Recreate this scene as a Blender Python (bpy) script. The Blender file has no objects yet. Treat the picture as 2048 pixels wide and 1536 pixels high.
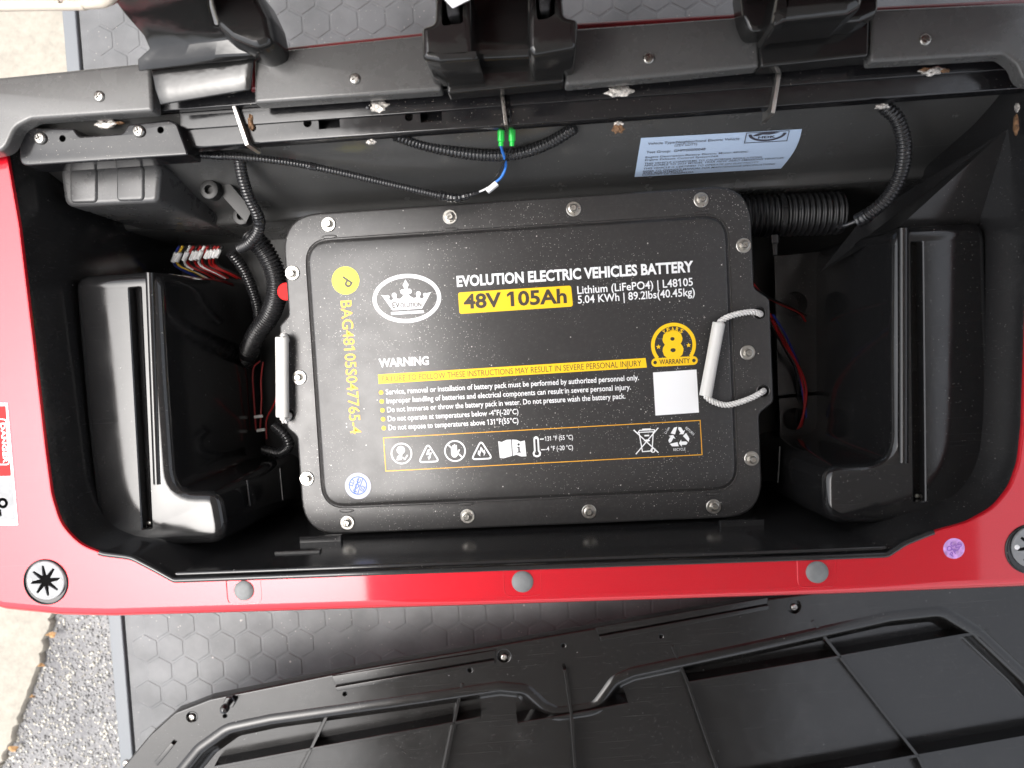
import bpy, bmesh, math, random
import numpy as np
from mathutils import Vector, Matrix, Euler
from mathutils.geometry import tessellate_polygon
random.seed(4)
R = math.radians
S = bpy.context.scene
C = S.collection

# ------------------------------------------------------------------ camera, sky, sun, exposure
CAM = Vector((0.0389, 0.0190, 0.9594)); ROT = Euler((-0.0488, 0.0505, -0.0548), 'XYZ'); FPX = 1420.0
cd = bpy.data.cameras.new('camera'); cam = bpy.data.objects.new('camera', cd); C.objects.link(cam)
cam.location = CAM; cam.rotation_euler = ROT
cd.sensor_width = 36; cd.lens = 36 * FPX / 2048; cd.clip_start = 0.01; cd.clip_end = 400
cd.dof.use_dof = True; cd.dof.focus_distance = 0.96; cd.dof.aperture_fstop = 4.6
S.camera = cam
w = bpy.data.worlds.new('World'); S.world = w; w.use_nodes = True
nt = w.node_tree; bg = nt.nodes['Background']
sky = nt.nodes.new('ShaderNodeTexSky'); sky.sky_type = 'NISHITA'; sky.sun_disc = False
SUN_EL, SUN_AZ = R(70), R(-105)          # azimuth measured from +Y towards +X
sky.sun_elevation = SUN_EL; sky.sun_rotation = SUN_AZ
sky.air_density = 1.0; sky.dust_density = 6.0; sky.ozone_density = 1.0
hs = nt.nodes.new('ShaderNodeHueSaturation'); hs.inputs['Saturation'].default_value = 0.30
nt.links.new(sky.outputs[0], hs.inputs['Color']); nt.links.new(hs.outputs[0], bg.inputs['Color'])
bg.inputs['Strength'].default_value = 0.15
sd = bpy.data.lights.new('sun', 'SUN'); sd.energy = 0.5; sd.angle = R(60); sd.color = (1, 0.97, 0.92)
sun = bpy.data.objects.new('sun', sd); C.objects.link(sun)
sdir = Vector((math.sin(SUN_AZ) * math.cos(SUN_EL), math.cos(SUN_AZ) * math.cos(SUN_EL), math.sin(SUN_EL)))
sun.rotation_euler = sdir.to_track_quat('Z', 'Y').to_euler()
S.view_settings.view_transform = 'Standard'; S.view_settings.look = 'None'; S.view_settings.gamma = 1
S.view_settings.exposure = 1.75

# ------------------------------------------------------------------ measuring: a pixel of the photograph to a point at height z
RM = np.array(ROT.to_matrix())
def P(px, py, z=0.0):
    d = RM @ np.array([(px - 1024) / FPX, -(py - 768) / FPX, -1.0])
    t = (z - CAM.z) / d[2]
    return Vector((CAM.x + t * d[0], CAM.y + t * d[1], z))
def P2(pts, z): return [P(x, y, z).to_2d() for x, y in pts]

# ------------------------------------------------------------------ objects
W = {}
def put(o, parent=None, loc=(0, 0, 0)):
    loc = Vector(loc); C.objects.link(o); W[o.name] = loc
    if parent is not None: o.parent = parent; o.location = loc - W[parent.name]
    else: o.location = loc
    return o
def thing(name, label, cat, loc, group=None):
    o = bpy.data.objects.new(name, None); o.empty_display_size = 0.02
    o['label'] = label; o['category'] = cat
    if group: o['group'] = group
    return put(o, None, loc)
def tag(o, label, cat, group=None):
    o['label'] = label; o['category'] = cat
    if group: o['group'] = group
    return o
def mk(name, V, F, mat, parent=None, loc=(0, 0, 0), smooth=True, ang=35):
    me = bpy.data.meshes.new(name); me.from_pydata([tuple(v) for v in V], [], F)
    bm = bmesh.new(); bm.from_mesh(me); bmesh.ops.recalc_face_normals(bm, faces=bm.faces); bm.to_mesh(me); bm.free()
    me.materials.append(M[mat])
    if smooth:
        me.polygons.foreach_set('use_smooth', [not (len(p.vertices) == 3 and abs(p.normal.z) > .9995) for p in me.polygons]); me.set_sharp_from_angle(angle=R(ang))
    return put(bpy.data.objects.new(name, me), parent, loc)
def inst(name, me, parent, loc, rotz=0, scale=None):
    o = bpy.data.objects.new(name, me); put(o, parent, loc); o.rotation_euler.z = rotz
    if scale: o.scale = scale
    return o

# ------------------------------------------------------------------ materials
M = {}
def nodes(m): return m.node_tree.nodes, m.node_tree.links
def mat(name, col, rough=0.5, metal=0, coat=0, bump=0, bscale=300, var=0, vscale=20, spec=0.5, rvar=0, dust=0, dscale=700, dcol=(.5, .48, .45), dmask=6, scratch=0):
    m = bpy.data.materials.new(name); m.use_nodes = True; N, L = nodes(m); b = N['Principled BSDF']
    b.inputs['Base Color'].default_value = (*col, 1); b.inputs['Roughness'].default_value = rough
    b.inputs['Metallic'].default_value = metal; b.inputs['Coat Weight'].default_value = coat; b.inputs['Coat Roughness'].default_value = .06
    b.inputs['Specular IOR Level'].default_value = spec
    g = N.new('ShaderNodeNewGeometry'); pos = g.outputs['Position']
    colour = None
    def noise(sc, det=4, rg=.55):
        n = N.new('ShaderNodeTexNoise'); n.inputs['Scale'].default_value = sc; n.inputs['Detail'].default_value = det; n.inputs['Roughness'].default_value = rg
        L.new(pos, n.inputs['Vector']); return n.outputs['Fac']
    def ramp(src, a, bb, lo=0, hi=1):
        r = N.new('ShaderNodeMapRange'); r.inputs[1].default_value = a; r.inputs[2].default_value = bb; r.inputs[3].default_value = lo; r.inputs[4].default_value = hi
        L.new(src, r.inputs[0]); return r.outputs[0]
    def mixc(f, a, bb):
        x = N.new('ShaderNodeMix'); x.data_type = 'RGBA'; L.new(f, x.inputs[0])
        for s, i in ((a, 6), (bb, 7)):
            if isinstance(s, tuple): x.inputs[i].default_value = (*s, 1)
            else: L.new(s, x.inputs[i])
        return x.outputs[2]
    def mul(a, bb):
        x = N.new('ShaderNodeMath'); x.operation = 'MULTIPLY'; L.new(a, x.inputs[0]); L.new(bb, x.inputs[1]); return x.outputs[0]
    if var:
        f = ramp(noise(vscale), .35, .65); colour = mixc(f, tuple(c * (1 - var) for c in col), tuple(min(1, c * (1 + var)) for c in col))
    if dust:
        v = N.new('ShaderNodeTexVoronoi'); v.inputs['Scale'].default_value = dscale; L.new(pos, v.inputs['Vector'])
        near = ramp(v.outputs['Distance'], .16, .34, 1, 0)
        sp = N.new('ShaderNodeSeparateColor'); L.new(v.outputs['Color'], sp.inputs[0])
        sel = ramp(sp.outputs[0], 1 - dust, 1 - dust * .6)
        mk_ = ramp(noise(dmask, 2), .40, .62)
        v2 = N.new('ShaderNodeTexVoronoi'); v2.inputs['Scale'].default_value = dscale * .28; L.new(pos, v2.inputs['Vector'])
        near2 = ramp(v2.outputs['Distance'], .08, .17, 1, 0)
        sp2 = N.new('ShaderNodeSeparateColor'); L.new(v2.outputs['Color'], sp2.inputs[0]); sel2 = ramp(sp2.outputs[0], 1 - dust * .4, 1 - dust * .3)
        a = mul(mul(near, sel), mk_); b2 = mul(near2, sel2)
        mx = N.new('ShaderNodeMath'); mx.operation = 'MAXIMUM'; L.new(a, mx.inputs[0]); L.new(b2, mx.inputs[1])
        film = ramp(noise(160, 8, .75), .5, .85, 0, .05)
        mx2 = N.new('ShaderNodeMath'); mx2.operation = 'MAXIMUM'; L.new(mx.outputs[0], mx2.inputs[0]); L.new(film, mx2.inputs[1])
        colour = mixc(mx2.outputs[0], colour if colour else col, dcol)
    scr_f = None
    if scratch:
        fs = []
        for ang_, sc_ in ((.5, (5, 1100, 40)), (-.9, (4, 900, 40)), (1.35, (3, 1300, 30))):
            mp = N.new('ShaderNodeMapping'); mp.inputs['Rotation'].default_value = (0, 0, ang_); mp.inputs['Scale'].default_value = sc_; L.new(pos, mp.inputs[0])
            n_ = N.new('ShaderNodeTexNoise'); n_.inputs['Scale'].default_value = 1; n_.inputs['Detail'].default_value = 2; L.new(mp.outputs[0], n_.inputs['Vector'])
            fs.append(ramp(n_.outputs['Fac'], .71, .80))
        m1 = N.new('ShaderNodeMath'); m1.operation = 'MAXIMUM'; L.new(fs[0], m1.inputs[0]); L.new(fs[1], m1.inputs[1])
        m2 = N.new('ShaderNodeMath'); m2.operation = 'MAXIMUM'; L.new(m1.outputs[0], m2.inputs[0]); L.new(fs[2], m2.inputs[1])
        smear = ramp(noise(9, 7, .7), .56, .74, 0, .35)
        m3 = N.new('ShaderNodeMath'); m3.operation = 'MAXIMUM'; L.new(m2.outputs[0], m3.inputs[0]); L.new(smear, m3.inputs[1])
        m4 = N.new('ShaderNodeMath'); m4.operation = 'MULTIPLY'; L.new(m3.outputs[0], m4.inputs[0]); m4.inputs[1].default_value = scratch * .16; scr_f = m4.outputs[0]
        colour = mixc(scr_f, colour if colour else col, (.22, .215, .21))
    if colour: L.new(colour, b.inputs['Base Color'])
    if rvar: L.new(ramp(noise(vscale * 1.7, 6, .65), .3, .7, max(.02, rough - rvar), rough + rvar), b.inputs['Roughness'])
    if bump:
        bp = N.new('ShaderNodeBump'); bp.inputs['Strength'].default_value = 1; bp.inputs['Distance'].default_value = bump
        L.new(noise(bscale, 3), bp.inputs['Height']); L.new(bp.outputs[0], b.inputs['Normal'])
    M[name] = m; return m
mat('lid_black', (.028, .027, .027), .33, bump=.00003, bscale=2500, rvar=.05, vscale=15, dust=.22, dscale=560, dmask=7, scratch=.5)
mat('case_black', (.012, .012, .012), .5, bump=.00005, bscale=900)
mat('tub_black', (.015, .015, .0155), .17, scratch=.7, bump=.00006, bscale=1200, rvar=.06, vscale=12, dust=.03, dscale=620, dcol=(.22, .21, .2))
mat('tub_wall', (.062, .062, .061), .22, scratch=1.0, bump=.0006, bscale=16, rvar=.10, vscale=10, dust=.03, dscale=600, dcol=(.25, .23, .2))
mat('pod_black', (.010, .010, .0105), .13, bump=.0002, bscale=12, scratch=.5, rvar=.04, vscale=10, dust=.03, dscale=640, dcol=(.2, .2, .19))
mat('trim_black', (.075, .075, .074), .27, bump=.00006, bscale=1500, rvar=.08, dust=.05, dscale=700, dcol=(.25, .24, .23))
mat('rail_black', (.008, .008, .009), .16, bump=.0002, bscale=22, rvar=.07, vscale=25, dust=.06, dscale=650, dcol=(.25, .23, .2))
mat('red_paint', (.54, .007, .018), .32, metal=.35, coat=1, spec=.1, var=.06, vscale=900, scratch=.25, bump=.00015, bscale=14)
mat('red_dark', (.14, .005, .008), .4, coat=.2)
mat('grey_rubber', (.15, .155, .155), .62, bump=.0001, bscale=900, var=.1, vscale=80)
mat('socket_grey', (.24, .245, .25), .6, spec=.25, var=.1, vscale=60)
mat('steel', (.47, .455, .42), .33, metal=1, bump=.00006, bscale=700, rvar=.09, vscale=180)
mat('steel_edge', (.62, .60, .57), .38, metal=1, rvar=.1, vscale=90)
mat('screw_steel', (.33, .32, .30), .3, metal=1, rvar=.1, vscale=200)
mat('weld', (.55, .52, .48), .45, metal=.6, var=.5, vscale=350, bump=.001, bscale=500)
mat('rust', (.16, .085, .04), .7, var=.6, vscale=300, bump=.001, bscale=500)
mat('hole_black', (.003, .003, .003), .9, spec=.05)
mat('white_print', (.76, .77, .78), .45)
mat('gold_print', (.80, .40, .03), .42, metal=.2)
mat('yellow_print', (.85, .52, .006), .4)
mat('dark_print', (.035, .025, .018), .45)
mat('yellow_sticker', (.86, .80, .0), .38)
mat('pale_sticker', (.43, .44, .54), .5)
mat('blue_print', (.03, .11, .45), .5)
mat('lilac_sticker', (.55, .30, .66), .25, var=.35, vscale=120)
mat('lilac_print', (.25, .10, .45), .4)
mat('red_sticker', (.60, .012, .012), .6, spec=.2)
mat('white_sticker', (.82, .82, .83), .35)
mat('label_blue', (.50, .62, .80), .33, bump=.0003, bscale=25)
mat('label_ink', (.06, .06, .08), .5)
mat('nylon_white', (.60, .595, .57), .40, bump=.0001, bscale=200)
mat('rope_white', (.68, .67, .65), .75, var=.12, vscale=600, bump=.0003, bscale=1800)
mat('conduit', (.014, .014, .015), .27, rvar=.08, vscale=60, dust=.06, dscale=500, dcol=(.3, .3, .3))
mat('conduit_big', (.013, .013, .014), .35, rvar=.08, vscale=60)
mat('tape_black', (.014, .014, .015), .2, bump=.0006, bscale=160)
mat('box_grey', (.05, .05, .051), .30, bump=.00008, bscale=1300, rvar=.08, dust=.05, dscale=700, dcol=(.25, .25, .25))
mat('green_plastic', (.01, .55, .06), .3)
mat('blue_wire', (.03, .18, .62), .35)
mat('navy_wire', (.015, .03, .22), .35)
mat('red_wire', (.34, .012, .012), .35)
mat('yellow_wire', (.7, .45, .04), .35)
mat('black_wire', (.012, .012, .012), .35)
mat('white_plastic', (.80, .80, .80), .4)
mat('mat_rubber', (.090, .092, .095), .55, bump=.0002, bscale=500, scratch=.7, var=.22, vscale=11, rvar=.08, dust=.06, dscale=240, dcol=(.3, .28, .26))
mat('mat_border', (.11, .12, .13), .5, bump=.0001, bscale=500)
mat('cover_black', (.006, .0057, .0055), .20, spec=.45, scratch=.7, bump=.0003, bscale=9, rvar=.05, vscale=14, dust=.03, dscale=700, dcol=(.2, .2, .2))
mat('boot_black', (.012, .012, .012), .14, bump=.0006, bscale=28, rvar=.06)
mat('webbing', (.02, .02, .022), .8, bump=.0008, bscale=700)
mat('bounce_white', (.78, .78, .77), .5)  # white of the added overhead roof, chosen to bounce fill light
mat('seat_beige', (.55, .50, .42), .6, bump=.0005, bscale=900)
mat('pebble', (.40, .38, .33), .8, var=.45, vscale=90)
mat('pebble_dark', (.20, .198, .195), .85, var=.5, vscale=70)
mat('leaf_orange', (.30, .17, .07), .8, var=.3, vscale=90)
def ground_mat(name, a, b, sc, bump):
    m = mat(name, a, .85, bump=bump, bscale=sc); N, L = nodes(m); bs = N['Principled BSDF']
    g = [n for n in N if n.type == 'NEW_GEOMETRY'][0]; cols = []
    n1 = N.new('ShaderNodeTexNoise'); n1.inputs['Scale'].default_value = sc; n1.inputs['Detail'].default_value = 6; n1.inputs['Roughness'].default_value = .7
    n2 = N.new('ShaderNodeTexNoise'); n2.inputs['Scale'].default_value = 4; n2.inputs['Detail'].default_value = 5
    L.new(g.outputs['Position'], n1.inputs['Vector']); L.new(g.outputs['Position'], n2.inputs['Vector'])
    ad = N.new('ShaderNodeMath'); ad.operation = 'ADD'; L.new(n1.outputs['Fac'], ad.inputs[0]); L.new(n2.outputs['Fac'], ad.inputs[1])
    r = N.new('ShaderNodeValToRGB'); L.new(ad.outputs[0], r.inputs[0])
    mr = N.new('ShaderNodeMapRange'); mr.inputs[1].default_value = .75; mr.inputs[2].default_value = 1.25
    L.new(ad.outputs[0], mr.inputs[0]); L.new(mr.outputs[0], r.inputs[0])
    r.color_ramp.elements[0].color = (*a, 1); r.color_ramp.elements[1].color = (*b, 1); L.new(r.outputs[0], bs.inputs['Base Color'])
ground_mat('asphalt', (.10, .10, .105), (.24, .235, .23), 120, .003)
ground_mat('concrete', (.21, .195, .165), (.31, .285, .24), 60, .001)

# ------------------------------------------------------------------ shape helpers
def arc(c, r, a0, a1, n): return [Vector((c[0] + r * math.cos(a0 + (a1 - a0) * i / n), c[1] + r * math.sin(a0 + (a1 - a0) * i / n))) for i in range(n + 1)]
def circle(c, r, n=32): return arc(c, r, 0, 2 * math.pi, n)[:-1]
def area(p): return .5 * sum(p[i].x * p[(i + 1) % len(p)].y - p[(i + 1) % len(p)].x * p[i].y for i in range(len(p)))
def ccw(p): return p if area(p) > 0 else p[::-1]
def rounded(pts, rad, n=6):
    """round the corners of a polygon; rad may be one value or one for each corner"""
    pts = [Vector(p).to_2d() if len(p) > 2 else Vector(p) for p in pts]; k = len(pts); out = []
    rads = rad if isinstance(rad, (list, tuple)) else [rad] * k
    for i in range(k):
        a, b, c = pts[i - 1], pts[i], pts[(i + 1) % k]; r = rads[i]
        u, v = (a - b), (c - b); lu, lv = u.length, v.length; u /= lu; v /= lv
        ang = math.acos(max(-1, min(1, u.dot(v))))
        if ang > R(175) or r <= 0: out.append(b); continue
        t = min(r / math.tan(ang / 2), .48 * lu, .48 * lv)
        p0, p1 = b + u * t, b + v * t
        for j in range(n + 1):
            s = j / n; out.append(p0 * (1 - s) ** 2 + b * 2 * s * (1 - s) + p1 * s * s)
    res = [out[0]]
    for p in out[1:]:
        if (p - res[-1]).length > 1e-6: res.append(p)
    if (res[0] - res[-1]).length < 1e-6: res.pop()
    return res
def offset(poly, d):
    """move a CCW polygon's vertices inwards by d"""
    k = len(poly); out = []
    for i in range(k):
        a, b, c = poly[i - 1], poly[i], poly[(i + 1) % k]
        e1 = (b - a).normalized(); e2 = (c - b).normalized()
        n1 = Vector((-e1.y, e1.x)); n2 = Vector((-e2.y, e2.x)); m = n1 + n2
        l = max(.35, m.dot(n1)); out.append(b + m * (d / l) if m.length > 1e-6 else b + n1 * d)
    return out
def cap(loops, z, base, V, F):
    """fill a polygon with holes, adding to V, F; z a number or function of (x, y)"""
    zz = z if callable(z) else (lambda x, y: z)
    flat = [p for l in loops for p in l]; i0 = len(V)
    V.extend((p.x, p.y, zz(p.x, p.y)) for p in flat)
    for t in tessellate_polygon([[Vector((p.x, p.y, 0)) for p in l] for l in loops]):
        if len(set(t)) == 3: F.append(tuple(i0 + j for j in t))
def rings(poly, profile, V, F, cap_top=None, cap_end=False, holes=()):
    """poly CCW; profile [(inward offset, z)...] ; optional caps on the first and last ring"""
    poly = ccw(poly); k = len(poly); i0 = len(V)
    for d, z in profile:
        V.extend((p.x, p.y, z) for p in (offset(poly, d) if abs(d) > 1e-9 else poly))
    for r in range(len(profile) - 1):
        for i in range(k):
            j = (i + 1) % k; F.append((i0 + r * k + i, i0 + r * k + j, i0 + (r + 1) * k + j, i0 + (r + 1) * k + i))
    if cap_top: cap([offset(poly, profile[0][0])] + [ccw(h)[::-1] for h in holes], profile[0][1], None, V, F)
    if cap_end: cap([offset(poly, profile[-1][0])], profile[-1][1], None, V, F)
def fillet(r, z, n=5, inward=True):
    """profile of a rounded outer edge ending vertical: from inset r at z to inset 0 at z-r"""
    return [(r * (1 - math.sin(i / n * math.pi / 2)), z - r * (1 - math.cos(i / n * math.pi / 2))) for i in range(n + 1)]
def slab(name, poly, ztop, zbot, mat_, parent=None, r=.002, holes=(), hd=None, loc=(0, 0, 0), ang=35):
    """solid plate with rounded top edge and holes whose walls are real"""
    V, F = [], []; prof = fillet(r, ztop) + [(0, zbot)]
    rings(poly, prof, V, F, cap_top=True, holes=holes)
    for h in holes:
        rings(h, [(0, ztop), (0, hd if hd is not None else zbot)], V, F, cap_end=hd is not None)
    bm = bmesh.new()
    o = mk(name, V, F, mat_, parent, loc, ang=ang)
    bm.from_mesh(o.data); bmesh.ops.remove_doubles(bm, verts=bm.verts, dist=1e-6); bmesh.ops.recalc_face_normals(bm, faces=bm.faces); bm.to_mesh(o.data); bm.free()
    o.data.set_sharp_from_angle(angle=R(ang)); return o
def flat(name, loops, z, mat_, parent):
    V, F = [], []; cap([[Vector(p).to_2d() if len(p) > 2 else Vector(p) for p in l] for l in loops], z, None, V, F)
    return mk(name, V, F, mat_, parent, smooth=False)
def spline(pts, step):
    """Catmull-Rom through 3-D points, resampled evenly"""
    p = [Vector(q) for q in pts]; p = [p[0] * 2 - p[1]] + p + [p[-1] * 2 - p[-2]]; dense = []
    for i in range(1, len(p) - 2):
        for j in range(24):
            t = j / 24; a, b, c, d = p[i - 1:i + 3]
            dense.append(.5 * ((2 * b) + (c - a) * t + (2 * a - 5 * b + 4 * c - d) * t * t + (3 * b - a - 3 * c + d) * t ** 3))
    dense.append(p[-2]); L = [0]
    for a, b in zip(dense, dense[1:]): L.append(L[-1] + (b - a).length)
    n = max(2, int(L[-1] / step)); out = []; k = 0
    for i in range(n + 1):
        s = L[-1] * i / n
        while k < len(L) - 2 and L[k + 1] < s: k += 1
        t = (s - L[k]) / max(1e-9, L[k + 1] - L[k]); out.append(dense[k].lerp(dense[k + 1], min(1, t)))
    return out
def frames(path):
    T = [(path[min(i + 1, len(path) - 1)] - path[max(i - 1, 0)]).normalized() for i in range(len(path))]
    n = T[0].orthogonal().normalized(); out = []
    for t in T:
        n = (n - t * n.dot(t)).normalized(); out.append((n, t.cross(n)))
    return out
def sweep(path, rad, seg, V, F, caps=True, off=None):
    fr = frames(path); i0 = len(V)
    for i, (p, (a, b)) in enumerate(zip(path, fr)):
        r = rad(i) if callable(rad) else rad; c = p
        if off: u, v = off(i); c = p + a * u + b * v
        for j in range(seg):
            th = 2 * math.pi * j / seg; V.append(c + a * (r * math.cos(th)) + b * (r * math.sin(th)))
    for i in range(len(path) - 1):
        for j in range(seg):
            k = (j + 1) % seg; F.append((i0 + i * seg + j, i0 + i * seg + k, i0 + (i + 1) * seg + k, i0 + (i + 1) * seg + j))
    if caps: F.append(tuple(i0 + j for j in range(seg))[::-1]); F.append(tuple(i0 + (len(path) - 1) * seg + j for j in range(seg)))
def tube(name, pts, r, mat_, parent=None, seg=12, step=.004):
    V, F = [], []; sweep(spline(pts, step), r, seg, V, F); return mk(name, V, F, mat_, parent, ang=60)
def corrugated(name, pts, r, mat_, parent=None, pitch=.0042, depth=.16, seg=18, r2=None):
    path = spline(pts, pitch / 6); n = len(path); prof = [1, 1, 1 - depth * .35, 1 - depth, 1 - depth, 1 - depth * .35]
    V, F = [], []; rr = lambda i: (r + ((r2 or r) - r) * i / n) * prof[i % 6]
    sweep(path, rr, seg, V, F); return mk(name, V, F, mat_, parent, ang=75)
def px(*t): return [P(*q) for q in t]

# ================================================================== the setting
ZR = .14          # red rim
ZP = .068         # top of the storage pods
ZF = -.215        # floor of the tub
ZM = -.33         # foot mats
ZG = -.66         # the ground
def sheet(name, poly, z, mat_):
    V, F = [], []; cap([poly], z, None, V, F); o = mk(name, V, F, mat_, smooth=False); o['kind'] = 'structure'; return o
sheet('asphalt_ground', [Vector(p) for p in ((-30, -30), (30, -30), (30, 30), (-30, 30))], ZG, 'asphalt')
ce = [P(x, y, ZG).to_2d() for x, y in ((118, 1215), (100, 1270), (88, 1320), (62, 1385), (42, 1450), (20, 1500), (2, 1540))]
d0 = (ce[0] - ce[-1]).normalized(); up = ce[0] + d0 * 6; dn = ce[-1] - d0 * 6
rag = []
for a, b in zip(ce, ce[1:]):
    for j in range(6): rag.append(a.lerp(b, j / 6) + Vector((random.uniform(-.006, .006), random.uniform(-.004, .004))))
slabp = [up] + rag + [ce[-1], dn, dn + Vector((-8, 0)), up + Vector((-8, 0))]
V, F = [], []; rings(ccw(slabp), [(.004, ZG + .016), (0, ZG + .010), (0, ZG - .01)], V, F, cap_top=True)
o = mk('concrete_slab', V, F, 'concrete', ang=50); o['kind'] = 'structure'
# loose aggregate of the worn asphalt
def pebble_mesh(n, reg, rmin, rmax, name, mat_, sink):
    V, F = [], []; bmx = bmesh.new(); bmesh.ops.create_icosphere(bmx, subdivisions=1, radius=1); bmx.verts.ensure_lookup_table()
    bv = [v.co.copy() for v in bmx.verts]; bf = [[v.index for v in f.verts] for f in bmx.faces]; bmx.free()
    for _ in range(n):
        x, y = reg(); c = P(x, y, ZG); r = random.uniform(rmin, rmax) * random.choice((.6, .8, 1, 1, 1.2))
        rot = Euler((random.random() * 6, random.random() * 6, random.random() * 6)).to_matrix(); i0 = len(V)
        s = Vector((random.uniform(.7, 1.2), random.uniform(.7, 1.2), random.uniform(.5, .8)))
        for q in bv: V.append(c + Vector((0, 0, r * sink)) + Matrix.Diagonal(s) @ (rot @ (q * r * random.uniform(.85, 1.1))))
        F += [[i0 + k for k in f] for f in bf]
    o = mk(name, V, F, mat_, ang=80); o['kind'] = 'stuff'; return o
def reg_a():
    while 1:
        y = random.uniform(1180, 1560); x = random.uniform(-10, 330)
        if x > 118 - (y - 1215) * .36 + 5: return x, y
pebble_mesh(1100, reg_a, .0018, .0042, 'gravel_stones', 'pebble', .25)
pebble_mesh(2400, reg_a, .002, .0045, 'gravel_grit', 'pebble_dark', .15)
for i, (x, y, r) in enumerate(((104, 1268, .014), (84, 1330, .010), (28, 1497, .016), (66, 1392, .009))):
    V = []; c = P(x, y, ZG + .02); a0 = random.random() * 6
    for j in range(9):
        th = a0 + j / 9 * 6.28; rr = r * random.uniform(.5, 1.1); V.append(c + Vector((rr * math.cos(th), rr * .6 * math.sin(th), random.uniform(-.003, .005))))
    V.append(c + Vector((0, 0, .006)))
    o = mk('fallen_leaf', V, [(j, (j + 1) % 9, 9) for j in range(9)], 'leaf_orange')
    tag(o, ('curled orange leaf scrap on the slab edge nearest the red panel', 'small orange leaf scrap at the slab edge, second from the red panel', 'largest orange leaf scrap at the bottom left corner', 'tiny orange leaf scrap halfway along the concrete edge')[i], 'leaf', 'leaf scraps along the concrete edge')

# ================================================================== golf cart: red body, tub, pods, rail, trim
cart = thing('golf_cart', 'red golf cart body with an open black compartment where the seat lifts off', 'golf cart', (0, 0, ZM))
inner = [(8, 296), (35, 450), (65, 700), (88, 900), (100, 990), (118, 1050), (158, 1092), (205, 1110), (262, 1117), (310, 1142), (348, 1163), (1000, 1139),
         (1700, 1115), (1776, 1112), (1812, 1088), (1862, 1068), (1935, 1048), (1990, 1018), (2024, 975), (2042, 925), (2050, 850), (2062, 500), (2066, 150), (2060, 110), (1500, 130), (500, 190), (20, 240)]
rad = [.02, .3, .3, .2, .08, .06, .06, .04, .04, .04, .012, 0, 0, .015, .05, .06, .06, .06, .06, .08, .2, .3, .02, .02, 0, 0, .02]
hole = ccw(rounded(P2(inner, ZR), rad, 5))
outer = ccw(rounded(P2([(-160, 200), (-160, 900), (-150, 1160), (0, 1224), (120, 1236), (220, 1238), (1000, 1215), (1700, 1193), (2120, 1176), (2230, 1100), (2200, 70), (1000, 120)], ZR), [.02, .02, .06, .04, .02, .02, 0, 0, .04, .05, .02, .02], 5))
V, F = [], []
rings(outer, fillet(.013, ZR, 6) + [(.002, ZR - .10), (.03, ZR - .16), (.03, ZM + .01)], V, F, cap_top=True, holes=[hole])
rings(hole[::-1], [(0, ZR), (.0, ZR - .0001)], V, F)
hi = ccw(hole)
k = len(hi); i0 = len(V)
for d, z in ((0, ZR), (-.0012, ZR - .0004), (-.002, ZR - .0016), (-.002, ZR - .0045)):
    V += [(p.x, p.y, z) for p in offset(hi, -d)]
for r in range(3):
    for i in range(k):
        j = (i + 1) % k; F.append((i0 + r * k + i, i0 + r * k + j, i0 + (r + 1) * k + j, i0 + (r + 1) * k + i))
body = mk('body_panel', V, F, 'red_paint', cart)
# grey bumpers on the front lip
for x, y, r in ((488, 1181, 21), (1045, 1163, 22), (1634, 1144, 22)):
    c = P(x, y, ZR); rr = r * .82 / FPX; V, F = [], []
    rings(circle((0, 0), rr, 28), [(rr * .75, .0048), (rr * .4, .0042), (rr * .12, .003), (0, .001), (0, -.002)], V, F, cap_top=True)
    mk('rubber_bumper', V, F, 'grey_rubber', body, c)
    # moulded outline round each bumper
    h = rr * 1.72; pts = rounded([Vector((-h, rr * 1.4)), Vector((-h, -rr * 1.35)), Vector((h, -rr * 1.35)), Vector((h, rr * 1.4))], [0, .009, .009, 0], 5)
    V, F = [], []; sweep([Vector((c.x + p.x, c.y + p.y, ZR - .0002)) for p in pts], .00065, 6, V, F); mk('moulded_line', V, F, 'red_paint', body)
# round sockets at the corners: recess ring, slotted grey disc
for x, y, rp in ((92, 1164, 49), (2062, 1098, 50)):
    c = P(x, y, ZR); r = rp * .82 / FPX
    so = slab('hinge_socket', circle((c.x, c.y), r, 40), ZR + .002, ZR - .006, 'rail_black', body, r=.002, holes=[circle((c.x, c.y), r * .93, 40)], hd=ZR + .0004)
    V, F = [], []; ri = r * .84
    star = []; cc = Vector((c.x + r * .07, c.y + r * .09))
    for j in range(8):
        th = j / 8 * 6.283 + .1; wd = .055
        star += [Vector((cc.x + ri * .30 * math.cos(th - .39), cc.y + ri * .30 * math.sin(th - .39)))]
        for s, q in ((-1, .78), (1, .78)):
            star.append(Vector((cc.x + ri * (q * math.cos(th) - s * wd * math.sin(th)), cc.y + ri * (q * math.sin(th) + s * wd * math.cos(th)))))
        star[-2], star[-1] = star[-2], star[-1]
    dsc = slab('slotted_disc', circle(cc, ri, 40), ZR + .0035, ZR + .0006, 'socket_grey', so, r=.0012, holes=[star])
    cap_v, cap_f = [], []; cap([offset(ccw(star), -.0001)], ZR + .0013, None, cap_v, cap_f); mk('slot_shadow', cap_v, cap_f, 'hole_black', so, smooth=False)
    for s in (-1, 1):
        V, F = [], []; rr = r * .10; rings(circle((0, 0), rr, 16), [(rr * .6, .0016), (rr * .2, .0012), (0, 0)], V, F, cap_top=True)
        mk('rivet', V, F, 'white_plastic', so, (cc.x + s * ri * .80, cc.y - s * .05 * ri, ZR + .0035))
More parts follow.
